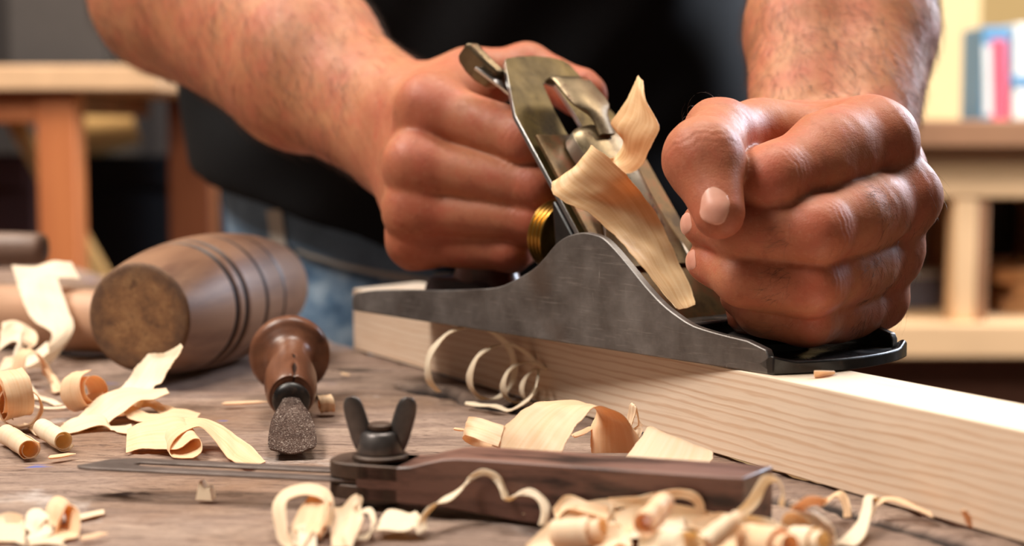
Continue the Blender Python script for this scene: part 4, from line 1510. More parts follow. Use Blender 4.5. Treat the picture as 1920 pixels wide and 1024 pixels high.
px_strip([((1200, 1005, .454), (1196, 1040, .446)), ((1240, 996, .458), (1250, 1035, .447)), ((1280, 1000, .457), (1290, 1040, .446)), ((1310, 1020, .452), (1305, 1060, .441))],
         'low rolled shaving at the very bottom of the picture in the right heap', G1, m=2, seed=78, cup=.3)
px_strip([((1360, 985, .464), (1364, 1000, .460)), ((1400, 966, .470), (1404, 982, .466)), ((1446, 974, .470), (1448, 992, .465)), ((1480, 990, .466), (1476, 1010, .461))],
         'narrow pale shaving bent across the broad dark honey one', G1, m=2, seed=79)
px_strip([((1450, 1030, .455), (1500, 1060, .446)), ((1462, 985, .466), (1540, 1015, .456)), ((1472, 965, .472), (1560, 990, .462)), ((1500, 966, .474), (1566, 1000, .462)), ((1560, 985, .470), (1570, 1030, .456))],
         'folded cream shaving at the right end of the front right heap', G1, m=0, seed=80, cup=.16)
px_strip([((1480, 952, .486), (1500, 962, .481)), ((1520, 930, .492), (1530, 945, .487)), ((1550, 934, .493), (1540, 950, .486)), ((1576, 920, .497), (1566, 932, .491)), ((1590, 935, .495), (1580, 950, .489)), ((1596, 970, .488), (1584, 970, .484))],
         'translucent ribbon behind the folded cream shaving', G1, m=1, seed=81)
px_strip([((1560, 1022, .462), (1600, 1030, .459)), ((1600, 990, .472), (1624, 1000, .467)), ((1616, 955, .482), (1634, 960, .477)), ((1622, 930, .488), (1636, 936, .484)), ((1640, 932, .490), (1650, 938, .486)), ((1636, 970, .482), (1628, 978, .477))],
         'upright bent ribbon at the right end of the front right heap', G1, m=2, seed=82)
px_strip([((1640, 938, .4985), (1644, 950, .494)), ((1662, 932, .500), (1668, 940, .496)), ((1700, 940, .498), (1704, 950, .494)), ((1746, 960, .492), (1750, 972, .488))],
         'long ragged strip lying along the foot of the pale board', G1, m=1, seed=83, jag=.0004)
splinter(at_z(1806, 956, .008) , at_z(1822, 990, .001), .0026, 'thin upright splinter leaning on the foot of the pale board')
splinter(at_z(975, 962, .003), at_z(1012, 954, .004), .0045, 'pale splinter below the crest of the wavy shaving')
HEAPC = [((1075, 992, .006), (.8, -.6, .25), .0046, .0026, 1.6, .013, 0, 'fat pale roll lying across the left of the front right heap'),
         ((1215, 962, .012), (.5, .8, .3), .0038, .0022, 1.6, .012, 1, 'honey roll lying on top of the front right heap'),
         ((1262, 1012, .008), (.3, -.9, .2), .0052, .0034, 1.5, .012, 2, 'open curl facing the viewer in the front right heap'),
         ((1330, 1000, .010), (.75, .6, .35), .0034, .0020, 1.6, .012, 0, 'small tube resting on the broad dark honey shaving'),
         ((1420, 1012, .007), (.5, -.8, .1), .0058, .0036, 1.5, .013, 1, 'curl with a dark hollow at the front of the right heap'),
         ((1500, 1006, .006), (.4, -.85, .2), .0042, .0024, 1.6, .010, 2, 'roll lying before the folded cream shaving')]
for k_, (p, ax_, r0, r1, tn, wd_, mm, lab) in enumerate(HEAPC):
    b_ = at_z(p[0], p[1], p[2])
    curl(before_gauge(b_ - Vector((0, .006, 0))), ax_, r0, r1, tn, wd_, lab, G1, m=mm, seed=90 + k_, start=1.1 * k_, drift=.006, jag=.0004)
for (p, q, lab) in (((640, 700), (648, 704), 'crumb of wood on the bench left of the spiral shaving'), ((1178, 590), (1178, 590), None)):
    if lab:
        splinter(at_z(p[0], p[1], .001), at_z(q[0] + 8, q[1], .001), .002, lab, m=1)
# ================================================================== the person
class Field:
    """signed distance on a regular grid, meshed with surface nets"""

    def __init__(self, lo, hi, h):
        self.lo = np.array(lo, np.float32); self.h = h
        self.n = np.ceil((np.array(hi) - np.array(lo)) / h).astype(int) + 1
        self.f = np.full(self.n, .05, np.float32)

    def sub(self, pts, pad):
        a = np.floor((np.min(pts, 0) - pad - self.lo) / self.h).astype(int).clip(0, self.n - 2)
        b = (np.ceil((np.max(pts, 0) + pad - self.lo) / self.h).astype(int) + 1).clip(2, self.n)
        return tuple(slice(int(i), int(max(i + 2, j))) for i, j in zip(a, b))

    def axes(self, s):
        return [(self.lo[i] + self.h * np.arange(s[i].start, s[i].stop, dtype=np.float32)).reshape([-1 if k == i else 1 for k in range(3)]) for i in range(3)]

    def cone(self, s, a, b, ra, rb, squash=None):
        X, Y, Z = self.axes(s)
        a = np.array(a, np.float32); b = np.array(b, np.float32)
        X = X - a[0]; Y = Y - a[1]; Z = Z - a[2]
        d = b - a
        if squash is not None:
            n, q = squash
            n = np.array(n, np.float32); n /= np.linalg.norm(n)
            pn = (X * n[0] + Y * n[1] + Z * n[2]) * (1 / q - 1)
            X = X + pn * n[0]; Y = Y + pn * n[1]; Z = Z + pn * n[2]
            d = d + n * (d @ n) * (1 / q - 1)
        L2 = float(d @ d) + 1e-12
        t = np.clip((X * d[0] + Y * d[1] + Z * d[2]) / L2, 0, 1)
        q_ = np.sqrt((X - t * d[0]) ** 2 + (Y - t * d[1]) ** 2 + (Z - t * d[2]) ** 2)
        out = q_ - (ra + (rb - ra) * t)
        if squash is not None:
            out = out * min(1.0, squash[1] * 1.15)
        return out.astype(np.float32)

    def add(self, a, b, ra, rb, k=.01, squash=None):
        s = self.sub(np.array([a, b]), max(ra, rb) * 1.25 + k + .006)
        self.f[s] = smin(self.f[s], self.cone(s, a, b, ra, rb, squash), k)

    def chain(self, pts, rad, k=.01, squash=None):
        for i in range(len(pts) - 1):
            self.add(pts[i], pts[i + 1], rad[i], rad[i + 1], k, squash)

    def finger(self, base, pts, rad, k_self, k_palm, extra=()):
        pts = np.array(pts)
        s = self.sub(pts, max(rad) + .02)
        F = np.full([x.stop - x.start for x in s], .05, np.float32)
        for i in range(len(pts) - 1):
            F = smin(F, self.cone(s, pts[i], pts[i + 1], rad[i], rad[i + 1]), k_self)
        for (a, b, ra, rb, k) in extra:
            F = smin(F, self.cone(s, a, b, ra, rb), k)
        self.f[s] = np.minimum(self.f[s], smin(base[s], F, k_palm))

    def blur(self, n=1):
        for _ in range(n):
            for ax in range(3):
                g = self.f
                c = g.copy()
                sl = [slice(None)] * 3; sa = [slice(None)] * 3; sb = [slice(None)] * 3
                sl[ax] = slice(1, -1); sa[ax] = slice(0, -2); sb[ax] = slice(2, None)
                c[tuple(sl)] = .5 * g[tuple(sl)] + .25 * (g[tuple(sa)] + g[tuple(sb)])
                self.f = c

    def sample(self, p):
        q = (np.asarray(p, np.float64) - self.lo) / self.h
        q = np.clip(q, 0, self.n - 1.001)
        i = np.floor(q).astype(int); t = q - i
        out = 0
        for dx in (0, 1):
            for dy in (0, 1):
                for dz in (0, 1):
                    w = (t[:, 0] if dx else 1 - t[:, 0]) * (t[:, 1] if dy else 1 - t[:, 1]) * (t[:, 2] if dz else 1 - t[:, 2])
                    out = out + w * self.f[i[:, 0] + dx, i[:, 1] + dy, i[:, 2] + dz]
        return out

    def grad(self, p):
        e = self.h
        g = np.stack([self.sample(p + np.eye(3)[i] * e) - self.sample(p - np.eye(3)[i] * e) for i in range(3)], -1)
        return g / (np.linalg.norm(g, axis=1, keepdims=True) + 1e-9)

    def mesh(self):
        f = self.f
        ins = f < 0
        n = self.n
        c = np.zeros(n - 1, np.uint8)
        for dx in (0, 1):
            for dy in (0, 1):
                for dz in (0, 1):
                    c += ins[dx:n[0] - 1 + dx, dy:n[1] - 1 + dy, dz:n[2] - 1 + dz]
        act = (c > 0) & (c < 8)
        ci = np.argwhere(act)
        idx = np.full(n - 1, -1, np.int64); idx[act] = np.arange(len(ci))
        acc = np.zeros((len(ci), 3)); cnt = np.zeros(len(ci))
        cor = [(a, b, d) for a in (0, 1) for b in (0, 1) for d in (0, 1)]
        for p in cor:
            for ax in range(3):
                if p[ax] == 0:
                    q = list(p); q[ax] = 1
                    fa = f[ci[:, 0] + p[0], ci[:, 1] + p[1], ci[:, 2] + p[2]]; fb = f[ci[:, 0] + q[0], ci[:, 1] + q[1], ci[:, 2] + q[2]]
                    m = (fa < 0) != (fb < 0)
                    t = fa[m] / (fa[m] - fb[m])
                    pt = np.tile(np.array(p, float), (m.sum(), 1)); pt[:, ax] += t
                    acc[m] += pt; cnt[m] += 1
        V = (ci + acc / cnt[:, None]) * self.h + self.lo
        Fs = []
        for ax in range(3):
            sa = [slice(1, -1)] * 3; sb = [slice(1, -1)] * 3
            sa[ax] = slice(0, -1); sb[ax] = slice(1, None)
            A = ins[tuple(sa)]; B = ins[tuple(sb)]
            e = np.argwhere(A != B)
            off = np.array([1, 1, 1]); off[ax] = 0
            e = e + off
            u, v = (ax + 1) % 3, (ax + 2) % 3
            du = np.zeros(3, int); du[u] = 1; dv = np.zeros(3, int); dv[v] = 1
            q = [e - du - dv, e - dv, e, e - du]
            ids = np.stack([idx[tuple(x.T)] for x in q], -1)
            flip = ~ins[tuple(e.T)]
            ids[flip] = ids[flip][:, ::-1]
            Fs.append(ids)
        Fc = np.vstack(Fs)
        Fc = Fc[(Fc >= 0).all(1)]
        V = V.astype(np.float64)
        for _ in range(2):
            g = self.grad(V); V = V - g * self.sample(V)[:, None]
        return V, Fc


def smin(a, b, k):
    if k <= 0:
        return np.minimum(a, b)
    h = np.maximum(k - np.abs(a - b), 0) / k
    return np.minimum(a, b) - h * h * (k * .25)


def relax(V, Fc, it=1, lam=.5):
    e = np.vstack([Fc[:, [0, 1]], Fc[:, [1, 2]], Fc[:, [2, 3]], Fc[:, [3, 0]]])
    for _ in range(it):
        s = np.zeros_like(V); c = np.zeros(len(V))
        for a, b in ((0, 1), (1, 0)):
            for k in range(3):
                s[:, k] += np.bincount(e[:, a], V[e[:, b], k], len(V))
            c += np.bincount(e[:, a], minlength=len(V))
        V = V + lam * (s / c[:, None] - V)
    return V


def P3(px, py, y):
    return np.array(at_y(px, py, y))


# ------------------------------------------------------------------ right hand and forearm (on the rear handle)
R = Field((-.275, .675, .040), (.070, 1.03, .275), .0010)
rm = [P3(806, 202, .742), P3(780, 308, .733), P3(777, 393, .735), P3(781, 453, .742)]     # knuckles
rp = [P3(985, 262, .719), P3(1003, 352, .718), P3(1000, 412, .720), P3(958, 470, .727)]   # middle joints
rd = [P3(1003, 276, .748), P3(1018, 352, .746), P3(1014, 408, .746), P3(975, 462, .749)]
rt = [P3(960, 276, .768), P3(975, 350, .768), P3(972, 404, .767), P3(940, 458, .767)]
rmr = [.0134, .0124, .0117, .0112]; rpr = [.0119, .0113, .0106, .0095]
rw = P3(752, 238, .805)                              # wrist
relb = P3(322, -14, .955)
car = [P3(765, 205, .795), P3(757, 240, .795), P3(752, 275, .795), P3(750, 305, .797)]
for m_, c_, r_ in zip(rm, car, rmr):
    R.add(m_, c_, r_ * .93, .0150, .014)
fdir = (relb - rw) / np.linalg.norm(relb - rw)
side = np.array([fdir[2], 0, -fdir[0]]); side /= np.linalg.norm(side)
if side[2] > 0:
    side = -side                                     # points down the picture
for o_, r0, r1, r2 in ((-.0095, .0215, .0300, .0385), (.0100, .0215, .0285, .0370)):
    a = rw + side * o_; b = rw + fdir * .085 + side * o_ * 1.1; c = relb + side * o_ * .5
    R.chain([a, b, c], [r0, r1, r2], .02)
R.add(relb, relb + np.array([-.010, .035, .07]), .040, .046, .03)
R.add(rw + fdir * .10 - side * .012, rw + fdir * .19 - side * .014, .030, .036, .03)
# thumb side: metacarpal over the top, web, thumb wrapped round the far side of the handle
tcm = P3(790, 205, .795); tmp_ = P3(876, 152, .788); tip_ = P3(988, 128, .786); ttp = P3(1092, 176, .770)
R.add(tcm, tmp_, .0165, .0128, .016)
R.add(rm[0] + np.array([.004, .020, .006]), tmp_, .0110, .0105, .016)
R.add(P3(840, 190, .755), P3(895, 165, .785), .0095, .0100, .014)
base = R.f.copy()
for i in range(4):
    kn = rm[i] + (rm[i] - rp[i]) / np.linalg.norm(rm[i] - rp[i]) * .002
    R.finger(base, [rm[i], rp[i], rd[i], rt[i]], [rmr[i], rpr[i], rpr[i] * .93, rpr[i] * .82], .004, .0075,
             [(kn, kn + (rp[i] - rm[i]) * .1, rmr[i] * .98, rmr[i] * .9, .008)])
R.finger(base, [tmp_, tip_, ttp, ttp + (ttp - tip_) * .10], [.0125, .0118, .0108, .0085], .005, .009)
del base
R.blur(1)

# ------------------------------------------------------------------ left hand and forearm (on the front knob)
L = Field((.045, .545, .028), (.225, .895, .262), .0009)
lm = [P3(1646, 264, .630), P3(1693, 370, .630), P3(1664, 470, .634), P3(1640, 560, .638)]
lp = [P3(1449, 335, .590), P3(1530, 434, .586), P3(1520, 534, .589), P3(1519, 598, .598)]
ld = [P3(1432, 330, .612), P3(1396, 436, .589), P3(1397, 522, .589), P3(1428, 584, .600)]
lt = [P3(1440, 335, .628), P3(1322, 420, .604), P3(1330, 490, .605), P3(1388, 556, .612)]
lmr = [.0136, .0130, .0123, .0112]; lpr = [.0114, .0112, .0106, .0087]
ldr = [.0102, .0107, .0101, .0085]; ltr = [.0090, .0090, .0086, .0077]
lw = P3(1556, 300, .738)
lc_ = [P3(1590, 272, .696), P3(1585, 290, .698), P3(1575, 310, .698), P3(1560, 330, .698)]
for m_, c_, r_ in zip(lm, lc_, lmr):
    L.add(m_, c_, r_ * .95, .0165, .013)
L.add(P3(1650, 330, .66), P3(1620, 470, .668), .015, .014, .02)      # fills the back of the hand
lf = P3(1574, 60, .800); lf2 = P3(1588, -160, .862)
for o_, r0, r1, r2 in ((-.0145, .0225, .0300, .0325), (.0140, .0235, .0315, .0345)):
    e = np.array([1., 0, 0]) * o_
    L.chain([lw + e, lf + e * 1.02, lf2 + e], [r0, r1 * 1.03, r2 * 1.03], .009)
L.add(lw + np.array([0, -.014, 0]), P3(1500, 305, .676), .0190, .0150, .014)
L.add(lw + np.array([.006, -.010, 0]), P3(1590, 300, .690), .0210, .0160, .014)
# thumb metacarpal, web
ltm = P3(1347, 247, .617); lti = P3(1320, 297, .583); lte = P3(1348, 400, .568)
lcm = P3(1492, 262, .676)
L.add(lcm, ltm, .0155, .0112, .014)
L.add(P3(1600, 258, .650), P3(1500, 258, .660), .0115, .0112, .012)
L.add(P3(1560, 252, .640), P3(1430, 246, .645), .0095, .0092, .012)
L.add(lm[0] + np.array([-.002, .006, .001]), P3(1560, 250, .655), .0112, .0100, .012)
base = L.f.copy()
for i in range(4):
    ax_ = (lp[i] - lm[i]) / np.linalg.norm(lp[i] - lm[i])
    mid = (lm[i] + lp[i]) / 2 + np.array([.001, -.0022, -.001])
    out = np.array([.25, -.95, .1])
    ex = [(lm[i] - ax_ * .001, lm[i] + ax_ * .004, lmr[i] * 1.0, lmr[i] * .95, .006),
          (lp[i] + out * .0006 - ax_ * .003, lp[i] + out * .0006 + ax_ * .003, lpr[i] * .95, lpr[i] * .95, .006),
          (lm[i] * .6 + lp[i] * .4, lm[i] * .4 + lp[i] * .6, lmr[i] * .54 + lpr[i] * .54, lmr[i] * .52 + lpr[i] * .54, .010),
          (lp[i] * .75 + lm[i] * .25, lp[i] * .45 + ld[i] * .55, lpr[i] * 1.0, (lpr[i] + ldr[i]) * .505, .006)]
    if i == 0:
        ex.append((lm[0] + np.array([-.006, .002, .004]), P3(1545, 262, .612), .0105, .0085, .012))
    L.finger(base, [lm[i], lp[i], ld[i], lt[i]], [lmr[i] * .96, lpr[i], ldr[i], ltr[i]], .005, .0075 if i else .0060, ex)
L.finger(base, [ltm, lti, lte], [.0120, .0132, .0094], .004, .0075,
         [(lti + np.array([-.001, -.001, .0005]), lti + (lte - lti) * .1, .0130, .0125, .006)])
del base
L.blur(1)

# ------------------------------------------------------------------ coarse rest of the body under the clothes
Bd = Field((-.36, .78, -.16), (.36, 1.50, .66), .006)
sq = (np.array([0, 1., 0]), .66)
Bd.chain([(-.030, 1.250, -.05), (-.030, 1.215, .12), (-.012, 1.140, .34)], [.120, .110, .120], .08, sq)
shR = np.array([-.195, 1.10, .43]); shL = np.array([.185, 1.085, .435])
Bd.add(shR + (.05, .02, 0), shL + (-.05, .02, 0), .075, .075, .08)
Bd.chain([shR, relb + np.array([-.012, .038, .085]), relb + np.array([-.006, .02, .045])], [.052, .044, .040], .03)
lelb = P3(1602, -400, .90)
Bd.chain([shL, lelb, lf2 + (lelb - lf2) * .2], [.052, .044, .040], .03)
Bd.add((-.008, 1.10, .47), (-.004, 1.06, .58), .060, .056, .05)

VR, FR = R.mesh(); VL_, FL = L.mesh(); VB, FB = Bd.mesh()
VR = relax(VR, FR, 2, .4); VL_ = relax(VL_, FL, 2, .4)


# ------------------------------------------------------------------ skin relief: joint wrinkles, tendons, veins
def joint_wrinkles(V, Nn, c, axis, amp, spacing, ext, rad, seed):
    axis = axis / np.linalg.norm(axis)
    d = V - c
    s = d @ axis
    m = (np.abs(s) < ext * 2.5) & (np.linalg.norm(d - s[:, None] * axis, axis=1) < rad * 1.35)
    i = np.where(m)[0]
    if not len(i):
        return V
    rng = np.random.RandomState(seed)
    lat = np.cross(axis, (CAMV - c) / np.linalg.norm(CAMV - c))
    q = d[i] @ lat
    ph = s[i] + .0007 * np.sin(q * 700 + rng.rand() * 6) + .0004 * np.sin(q * 1900 + rng.rand() * 6)
    w = 0
    for k in range(-3, 4):
        c0 = k * spacing + rng.uniform(-.25, .25) * spacing
        w = w + rng.uniform(.5, 1.0) * np.exp(-((ph - c0) / (spacing * .20)) ** 2)
    fall = np.exp(-(s[i] / ext) ** 2) * np.clip(Nn[i] @ ((CAMV - c) / np.linalg.norm(CAMV - c)) * 1.6 - .15, 0, 1)
    V = V.copy()
    V[i] -= Nn[i] * (amp * w * fall)[:, None]
    return V


CAMV = np.array(CAM)
NL = L.grad(VL_)
for i in range(4):
    VL_ = joint_wrinkles(VL_, NL, lp[i] + (lp[i] - lm[i]) * -.02, lp[i] - lm[i], .00034, .0026, .0062, lpr[i], 5 + i)
    VL_ = joint_wrinkles(VL_, NL, ld[i], ld[i] - lp[i], .00018, .0022, .004, ldr[i], 15 + i)
VL_ = joint_wrinkles(VL_, NL, lti + np.array([0, 0, .002]), lte - lti, .00030, .0026, .006, .0135, 31)
VL_ = joint_wrinkles(VL_, NL, (ltm + lti) / 2 + .004, lti - ltm, .00020, .0030, .006, .0135, 32)
NR = R.grad(VR)
for i in range(4):
    VR = joint_wrinkles(VR, NR, rp[i] - (rp[i] - rm[i]) * .06, rp[i] - rm[i], .00024, .0026, .006, rpr[i], 45 + i)


def low_noise(V, sc, amp, seed):
    return (vnoise(V[:, 0] * sc + V[:, 2] * sc * .7, V[:, 1] * sc - V[:, 2] * sc * .6, seed) - .5) * amp


VL_ = VL_ + NL * (low_noise(VL_, 140, .0005, 3) + low_noise(VL_, 420, .00018, 4))[:, None]
VR = VR + NR * (low_noise(VR, 120, .0006, 5) + low_noise(VR, 400, .00018, 6))[:, None]


def flush_of(V, spots):
    out = np.zeros(len(V))
    for c, r, a in spots:
        out = np.maximum(out, a * np.exp(-(np.linalg.norm(V - c, axis=1) / r) ** 2))
    return out


cm = lambda c, r: c + (CAMV - c) / np.linalg.norm(CAMV - c) * r
fl = [(cm(lp[i], .011), .0095, 1.0) for i in range(4)] + [(cm(lm[i], .010), .011, .55) for i in range(4)] + [(lt[i], .013, .75) for i in range(4)] + \
     [(lte, .016, .7), (lti, .015, .35), (lt[1], .012, .8), (ld[0], .012, .7)]
fr_ = [(cm(rp[i], .010), .012, .75) for i in range(4)] + [(cm(rm[i], .011), .012, .75) for i in range(4)] + [(ttp, .02, .9), ((rm[3] + rp[3]) / 2, .03, .5)]
flush = np.concatenate([flush_of(VR, fr_), flush_of(VL_, fl), np.zeros(len(VB))])
dR = np.linalg.norm(VR - rw, axis=1); hand_r = np.clip(1.25 - dR / .03 * ((VR - rw) @ fdir > 0), 0, 1)
hand_r = np.clip(1 - ((VR - rw) @ fdir + .005) / .03, 0, 1)
hand_l = np.clip(1 - (VL_[:, 1] - .690) / .025, 0, 1)
hand = np.concatenate([hand_r, hand_l, np.zeros(len(VB))])

g = G('skin')
v0 = g.coord()
n1 = g.noise(v0, 55, 5, .6); n2 = g.noise(v0, 210, 4, .65); n3 = g.noise(v0, 16, 3)
base = g.ramp(n3, [(.3, srgb(170, 108, 74)), (.7, srgb(200, 142, 104))])
base = g.mix(g.val(n1, .42, .66), base, srgb(184, 110, 82))
base = g.mix(g.math('MULTIPLY', g.attr('hand'), .5), base, srgb(158, 88, 64))
base = g.mix(g.math('MULTIPLY', g.attr('flush'), .55), base, srgb(172, 72, 56))
base = g.mix(g.math('MULTIPLY', g.val(n2, .54, .70), .35), base, srgb(136, 74, 54))
base = g.mix(g.math('MULTIPLY', g.val(g.noise(v0, 95, 5, .65), .52, .72), .4), base, srgb(176, 82, 62))
base = g.mix(g.math('MULTIPLY', g.val(g.noise(v0, 480, 3, .6), .56, .70), .10), base, srgb(222, 168, 138))
vo_ = g.vor(g.coord(scale=(1, 1, 1)), 1300)
g.set(Base_Color=base, Roughness=g.val(n2, .3, .7, .46, .62), Subsurface_Weight=.16, Subsurface_Radius=(.0045, .0016, .0008), Subsurface_Scale=1.0)
g.b.inputs['Specular IOR Level'].default_value = .36
bn = g.bump(vo_, .18, .0003)
bn = g.bump(g.noise(g.coord(scale=(1, 1, 2.2)), 620, 3, .6), .14, .0003, bn)
g.bump(n2, .22, .0008, bn)
M_SKIN = g.m

person = empty('person', (-.03, 1.23, FLOOR_Z))
tag(person, 'person in black shirt and blue jeans gripping the hand plane with both fists', 'person')
pl_ = np.array(person.location)
VV = np.vstack([VR, VL_, VB]) - pl_
FF = np.vstack([FR, FL + len(VR), FB + len(VR) + len(VL_)])
body = pymesh('body', VV, FF.tolist(), M_SKIN, person, smooth=180)
for nm, arr in (('flush', flush), ('hand', hand)):
    a_ = body.data.attributes.new(nm, 'FLOAT', 'POINT'); a_.data.foreach_set('value', arr.astype(np.float32))

# ------------------------------------------------------------------ finger nails
g = G('fingernail')
g.set(Base_Color=g.ramp(g.noise(g.coord(scale=(1, 1, 1)), 120, 3), [(.3, srgb(204, 140, 120)), (.7, srgb(222, 168, 148))]), Roughness=.3, Subsurface_Weight=.15, Subsurface_Radius=(.002, .001, .0006), Subsurface_Scale=1.0)
M_NAIL = g.m


def nail(c, toward, face, wid_, len_, fld, name='fingernail'):
    """plate laid on the surface: c on or near it, toward = direction to the finger tip, face = outward"""
    t = np.array(toward, float); t /= np.linalg.norm(t)
    n_ = np.array(face, float); n_ -= t * (n_ @ t); n_ /= np.linalg.norm(n_)
    b = np.cross(t, n_)
    nu, nv = 17, 13
    top = []
    for i in range(nu):
        a = -1 + 2 * i / (nu - 1)
        for j in range(nv):
            s = j / (nv - 1)
            w_ = wid_ / 2 * (1 - .10 * (1 - s))
            # rounded ends
            sl = (s - .5) * len_
            end = .14 * len_ * (a * a)
            sl = sl * (1 - .14 * a * a - .42 * abs(a) ** 5)
            p = c + b * (a * w_) + t * sl
            p = p - n_ * (a * a * wid_ * .10)
            top.append(p)
    top = np.array(top)
    p = top + n_ * .003                              # settle each point on to the skin
    for _ in range(12):
        p = p - fld.grad(p) * (fld.sample(p) * .7)[:, None]
    A = np.array([-1 + 2 * (k // nv) / (nu - 1) for k in range(nu * nv)]); S = np.array([(k % nv) / (nv - 1) for k in range(nu * nv)])
    lift = .00040 * (1 - .9 * A ** 4) * (.35 + .65 * np.clip(S * 3, 0, 1)) + .0004 * np.clip(S - .8, 0, 1) * 5 * .5
    up = p + n_ * lift[:, None]
    dn = p - n_ * .0012
    V = np.vstack([up, dn]); n0 = nu * nv
    Fq = []
    for i in range(nu - 1):
        for j in range(nv - 1):
            a0, a1, a2, a3 = i * nv + j, (i + 1) * nv + j, (i + 1) * nv + j + 1, i * nv + j + 1
            Fq.append((a0, a1, a2, a3)); Fq.append((n0 + a0, n0 + a3, n0 + a2, n0 + a1))
    rim = [i * nv for i in range(nu)] + [(nu - 1) * nv + j for j in range(1, nv)] + [i * nv + nv - 1 for i in range(nu - 2, -1, -1)] + [j for j in range(nv - 2, 0, -1)]
    for q in range(len(rim)):
        a0, a1 = rim[q], rim[(q + 1) % len(rim)]
        Fq.append((a1, a0, n0 + a0, n0 + a1))
    bm = bmesh.new()
    vs = [bm.verts.new(Vector(v)) for v in (V - pl_)]
    for f in Fq:
        bm.faces.new([vs[k] for k in f])
    return obj(name, bm, M_NAIL, body, smooth=60)


to_cam = lambda p: (CAMV - p) / np.linalg.norm(CAMV - p)
tq = P3(1336, 396, .560)
nail(tq, np.array([-.40, -.30, -.87]), to_cam(tq) + np.array([-.22, 0, .02]), .0138, .0176, L)
mq = lt[1] + np.array([-.008, -.002, 0])
nail(mq, lt[1] - ld[1] + np.array([0, .006, -.012]), np.array([-.9, -.45, .10]), .0105, .0115, L)
rq_ = lt[2] + np.array([-.008, -.002, 0])
nail(rq_, lt[2] - ld[2] + np.array([0, .006, -.012]), np.array([-.9, -.42, .10]), .0100, .0110, L)

# ------------------------------------------------------------------ hair on arms and hands
M_HAIR = plain('dark brown body hair', (70, 46, 34), .45, 0, .2)


def hair_mesh(name, V, Nn, mask, count, flow, len_, rad_, seed, lift=.35):
    rng = np.random.RandomState(seed)
    idx = np.where(mask)[0]
    pick = rng.choice(idx, count)
    vs = []; fs = []
    for k in pick:
        p = V[k]; n_ = Nn[k]
        fl_ = flow(p) + rng.normal(0, .38, 3)
        t = fl_ - n_ * (fl_ @ n_); t /= np.linalg.norm(t) + 1e-9
        b = np.cross(n_, t)
        ln = len_ * rng.uniform(.5, 1.15)
        cur = rng.uniform(-.5, .5)
        a0 = len(vs)
        for j in range(5):
            s = j / 4
            q = p + t * (ln * s) + n_ * (ln * lift * (s - .75 * s * s) - .0003 * (1 - s)) + b * (ln * cur * s * s)
            r = rad_ * (1 - .8 * s)
            for m_ in range(3):
                an = 2.094 * m_
                vs.append(q + b * (r * math.cos(an)) + n_ * (r * math.sin(an)))
        for j in range(4):
            for m_ in range(3):
                fs.append((a0 + j * 3 + m_, a0 + j * 3 + (m_ + 1) % 3, a0 + j * 3 + 3 + (m_ + 1) % 3, a0 + j * 3 + 3 + m_))
    o = pymesh(name, np.array(vs) - pl_, fs, M_HAIR, body, smooth=180)
    return o


sR = (VR - rw) @ fdir
o = hair_mesh('arm_hair', VR, NR, (sR > .012) & (sR < .26), 2300, lambda p: -fdir * .55 + np.array([.1, 0, -1.0]), .017, .00010, 71)
o['kind'] = 'stuff'
o = hair_mesh('arm_hair', VL_, NL, (VL_[:, 2] > .128) & (VL_[:, 1] > .70) & (VL_[:, 0] > .10), 4200, lambda p: np.array([.25, -.1, -1.0]), .014, .00008, 72)
o['kind'] = 'stuff'
msk = np.zeros(len(VL_), bool)
for i in range(1, 4):
    c = lm[i] * .55 + lp[i] * .45; msk |= np.linalg.norm(VL_ - cm(c, .010), axis=1) < .011
    c = lp[i] * .5 + ld[i] * .5; msk |= np.linalg.norm(VL_ - cm(c, .009), axis=1) < .007
msk &= NL @ np.array([.1, -1, .1]) > .3
o = hair_mesh('finger_hair', VL_, NL, msk, 260, lambda p: np.array([-1., 0, -.5]), .0085, .00005, 73, .2)
o['kind'] = 'stuff'
msk = (VL_[:, 0] > .135) & (VL_[:, 2] < .115) & (VL_[:, 1] < .68)
o = hair_mesh('hand_hair', VL_, NL, msk, 170, lambda p: np.array([.2, -.5, -1.]), .010, .00005, 74, .5)
o['kind'] = 'stuff'
msk = np.linalg.norm(VL_ - P3(1310, 215, .62), axis=1) < .012
o = hair_mesh('thumb_hair', VL_, NL, msk, 16, lambda p: np.array([-.7, -.2, .6]), .007, .00005, 75, .9)
o['kind'] = 'stuff'

# ------------------------------------------------------------------ shirt
S_ = Field((-.42, .86, -.02), (.38, 1.50, .60), .005)
sq = (np.array([0, 1., 0]), .68)
S_.chain([(-.034, 1.235, .02), (-.030, 1.215, .13), (-.012, 1.140, .34)], [.192, .184, .182], .08, sq)
S_.add(shR + (.05, .02, 0), shL + (-.05, .02, 0), .088, .088, .08)
aR = relb + np.array([-.012, .038, .085])
S_.add(shR, shR + (aR - shR) * .62, .073, .066, .04)
S_.add(shL, shL + (lelb - shL) * .60, .073, .064, .04)
X, Y, Z = S_.axes((slice(0, int(S_.n[0])), slice(0, int(S_.n[1])), slice(0, int(S_.n[2]))))
hem = (.078 - .34 * (np.clip(X, -.3, .06) + .2)) - Z + 0 * Y
S_.f = np.maximum(S_.f, hem.astype(np.float32) * .94)
VS, FS = S_.mesh()
VS = relax(VS, FS, 2, .5)
NS = S_.grad(VS)
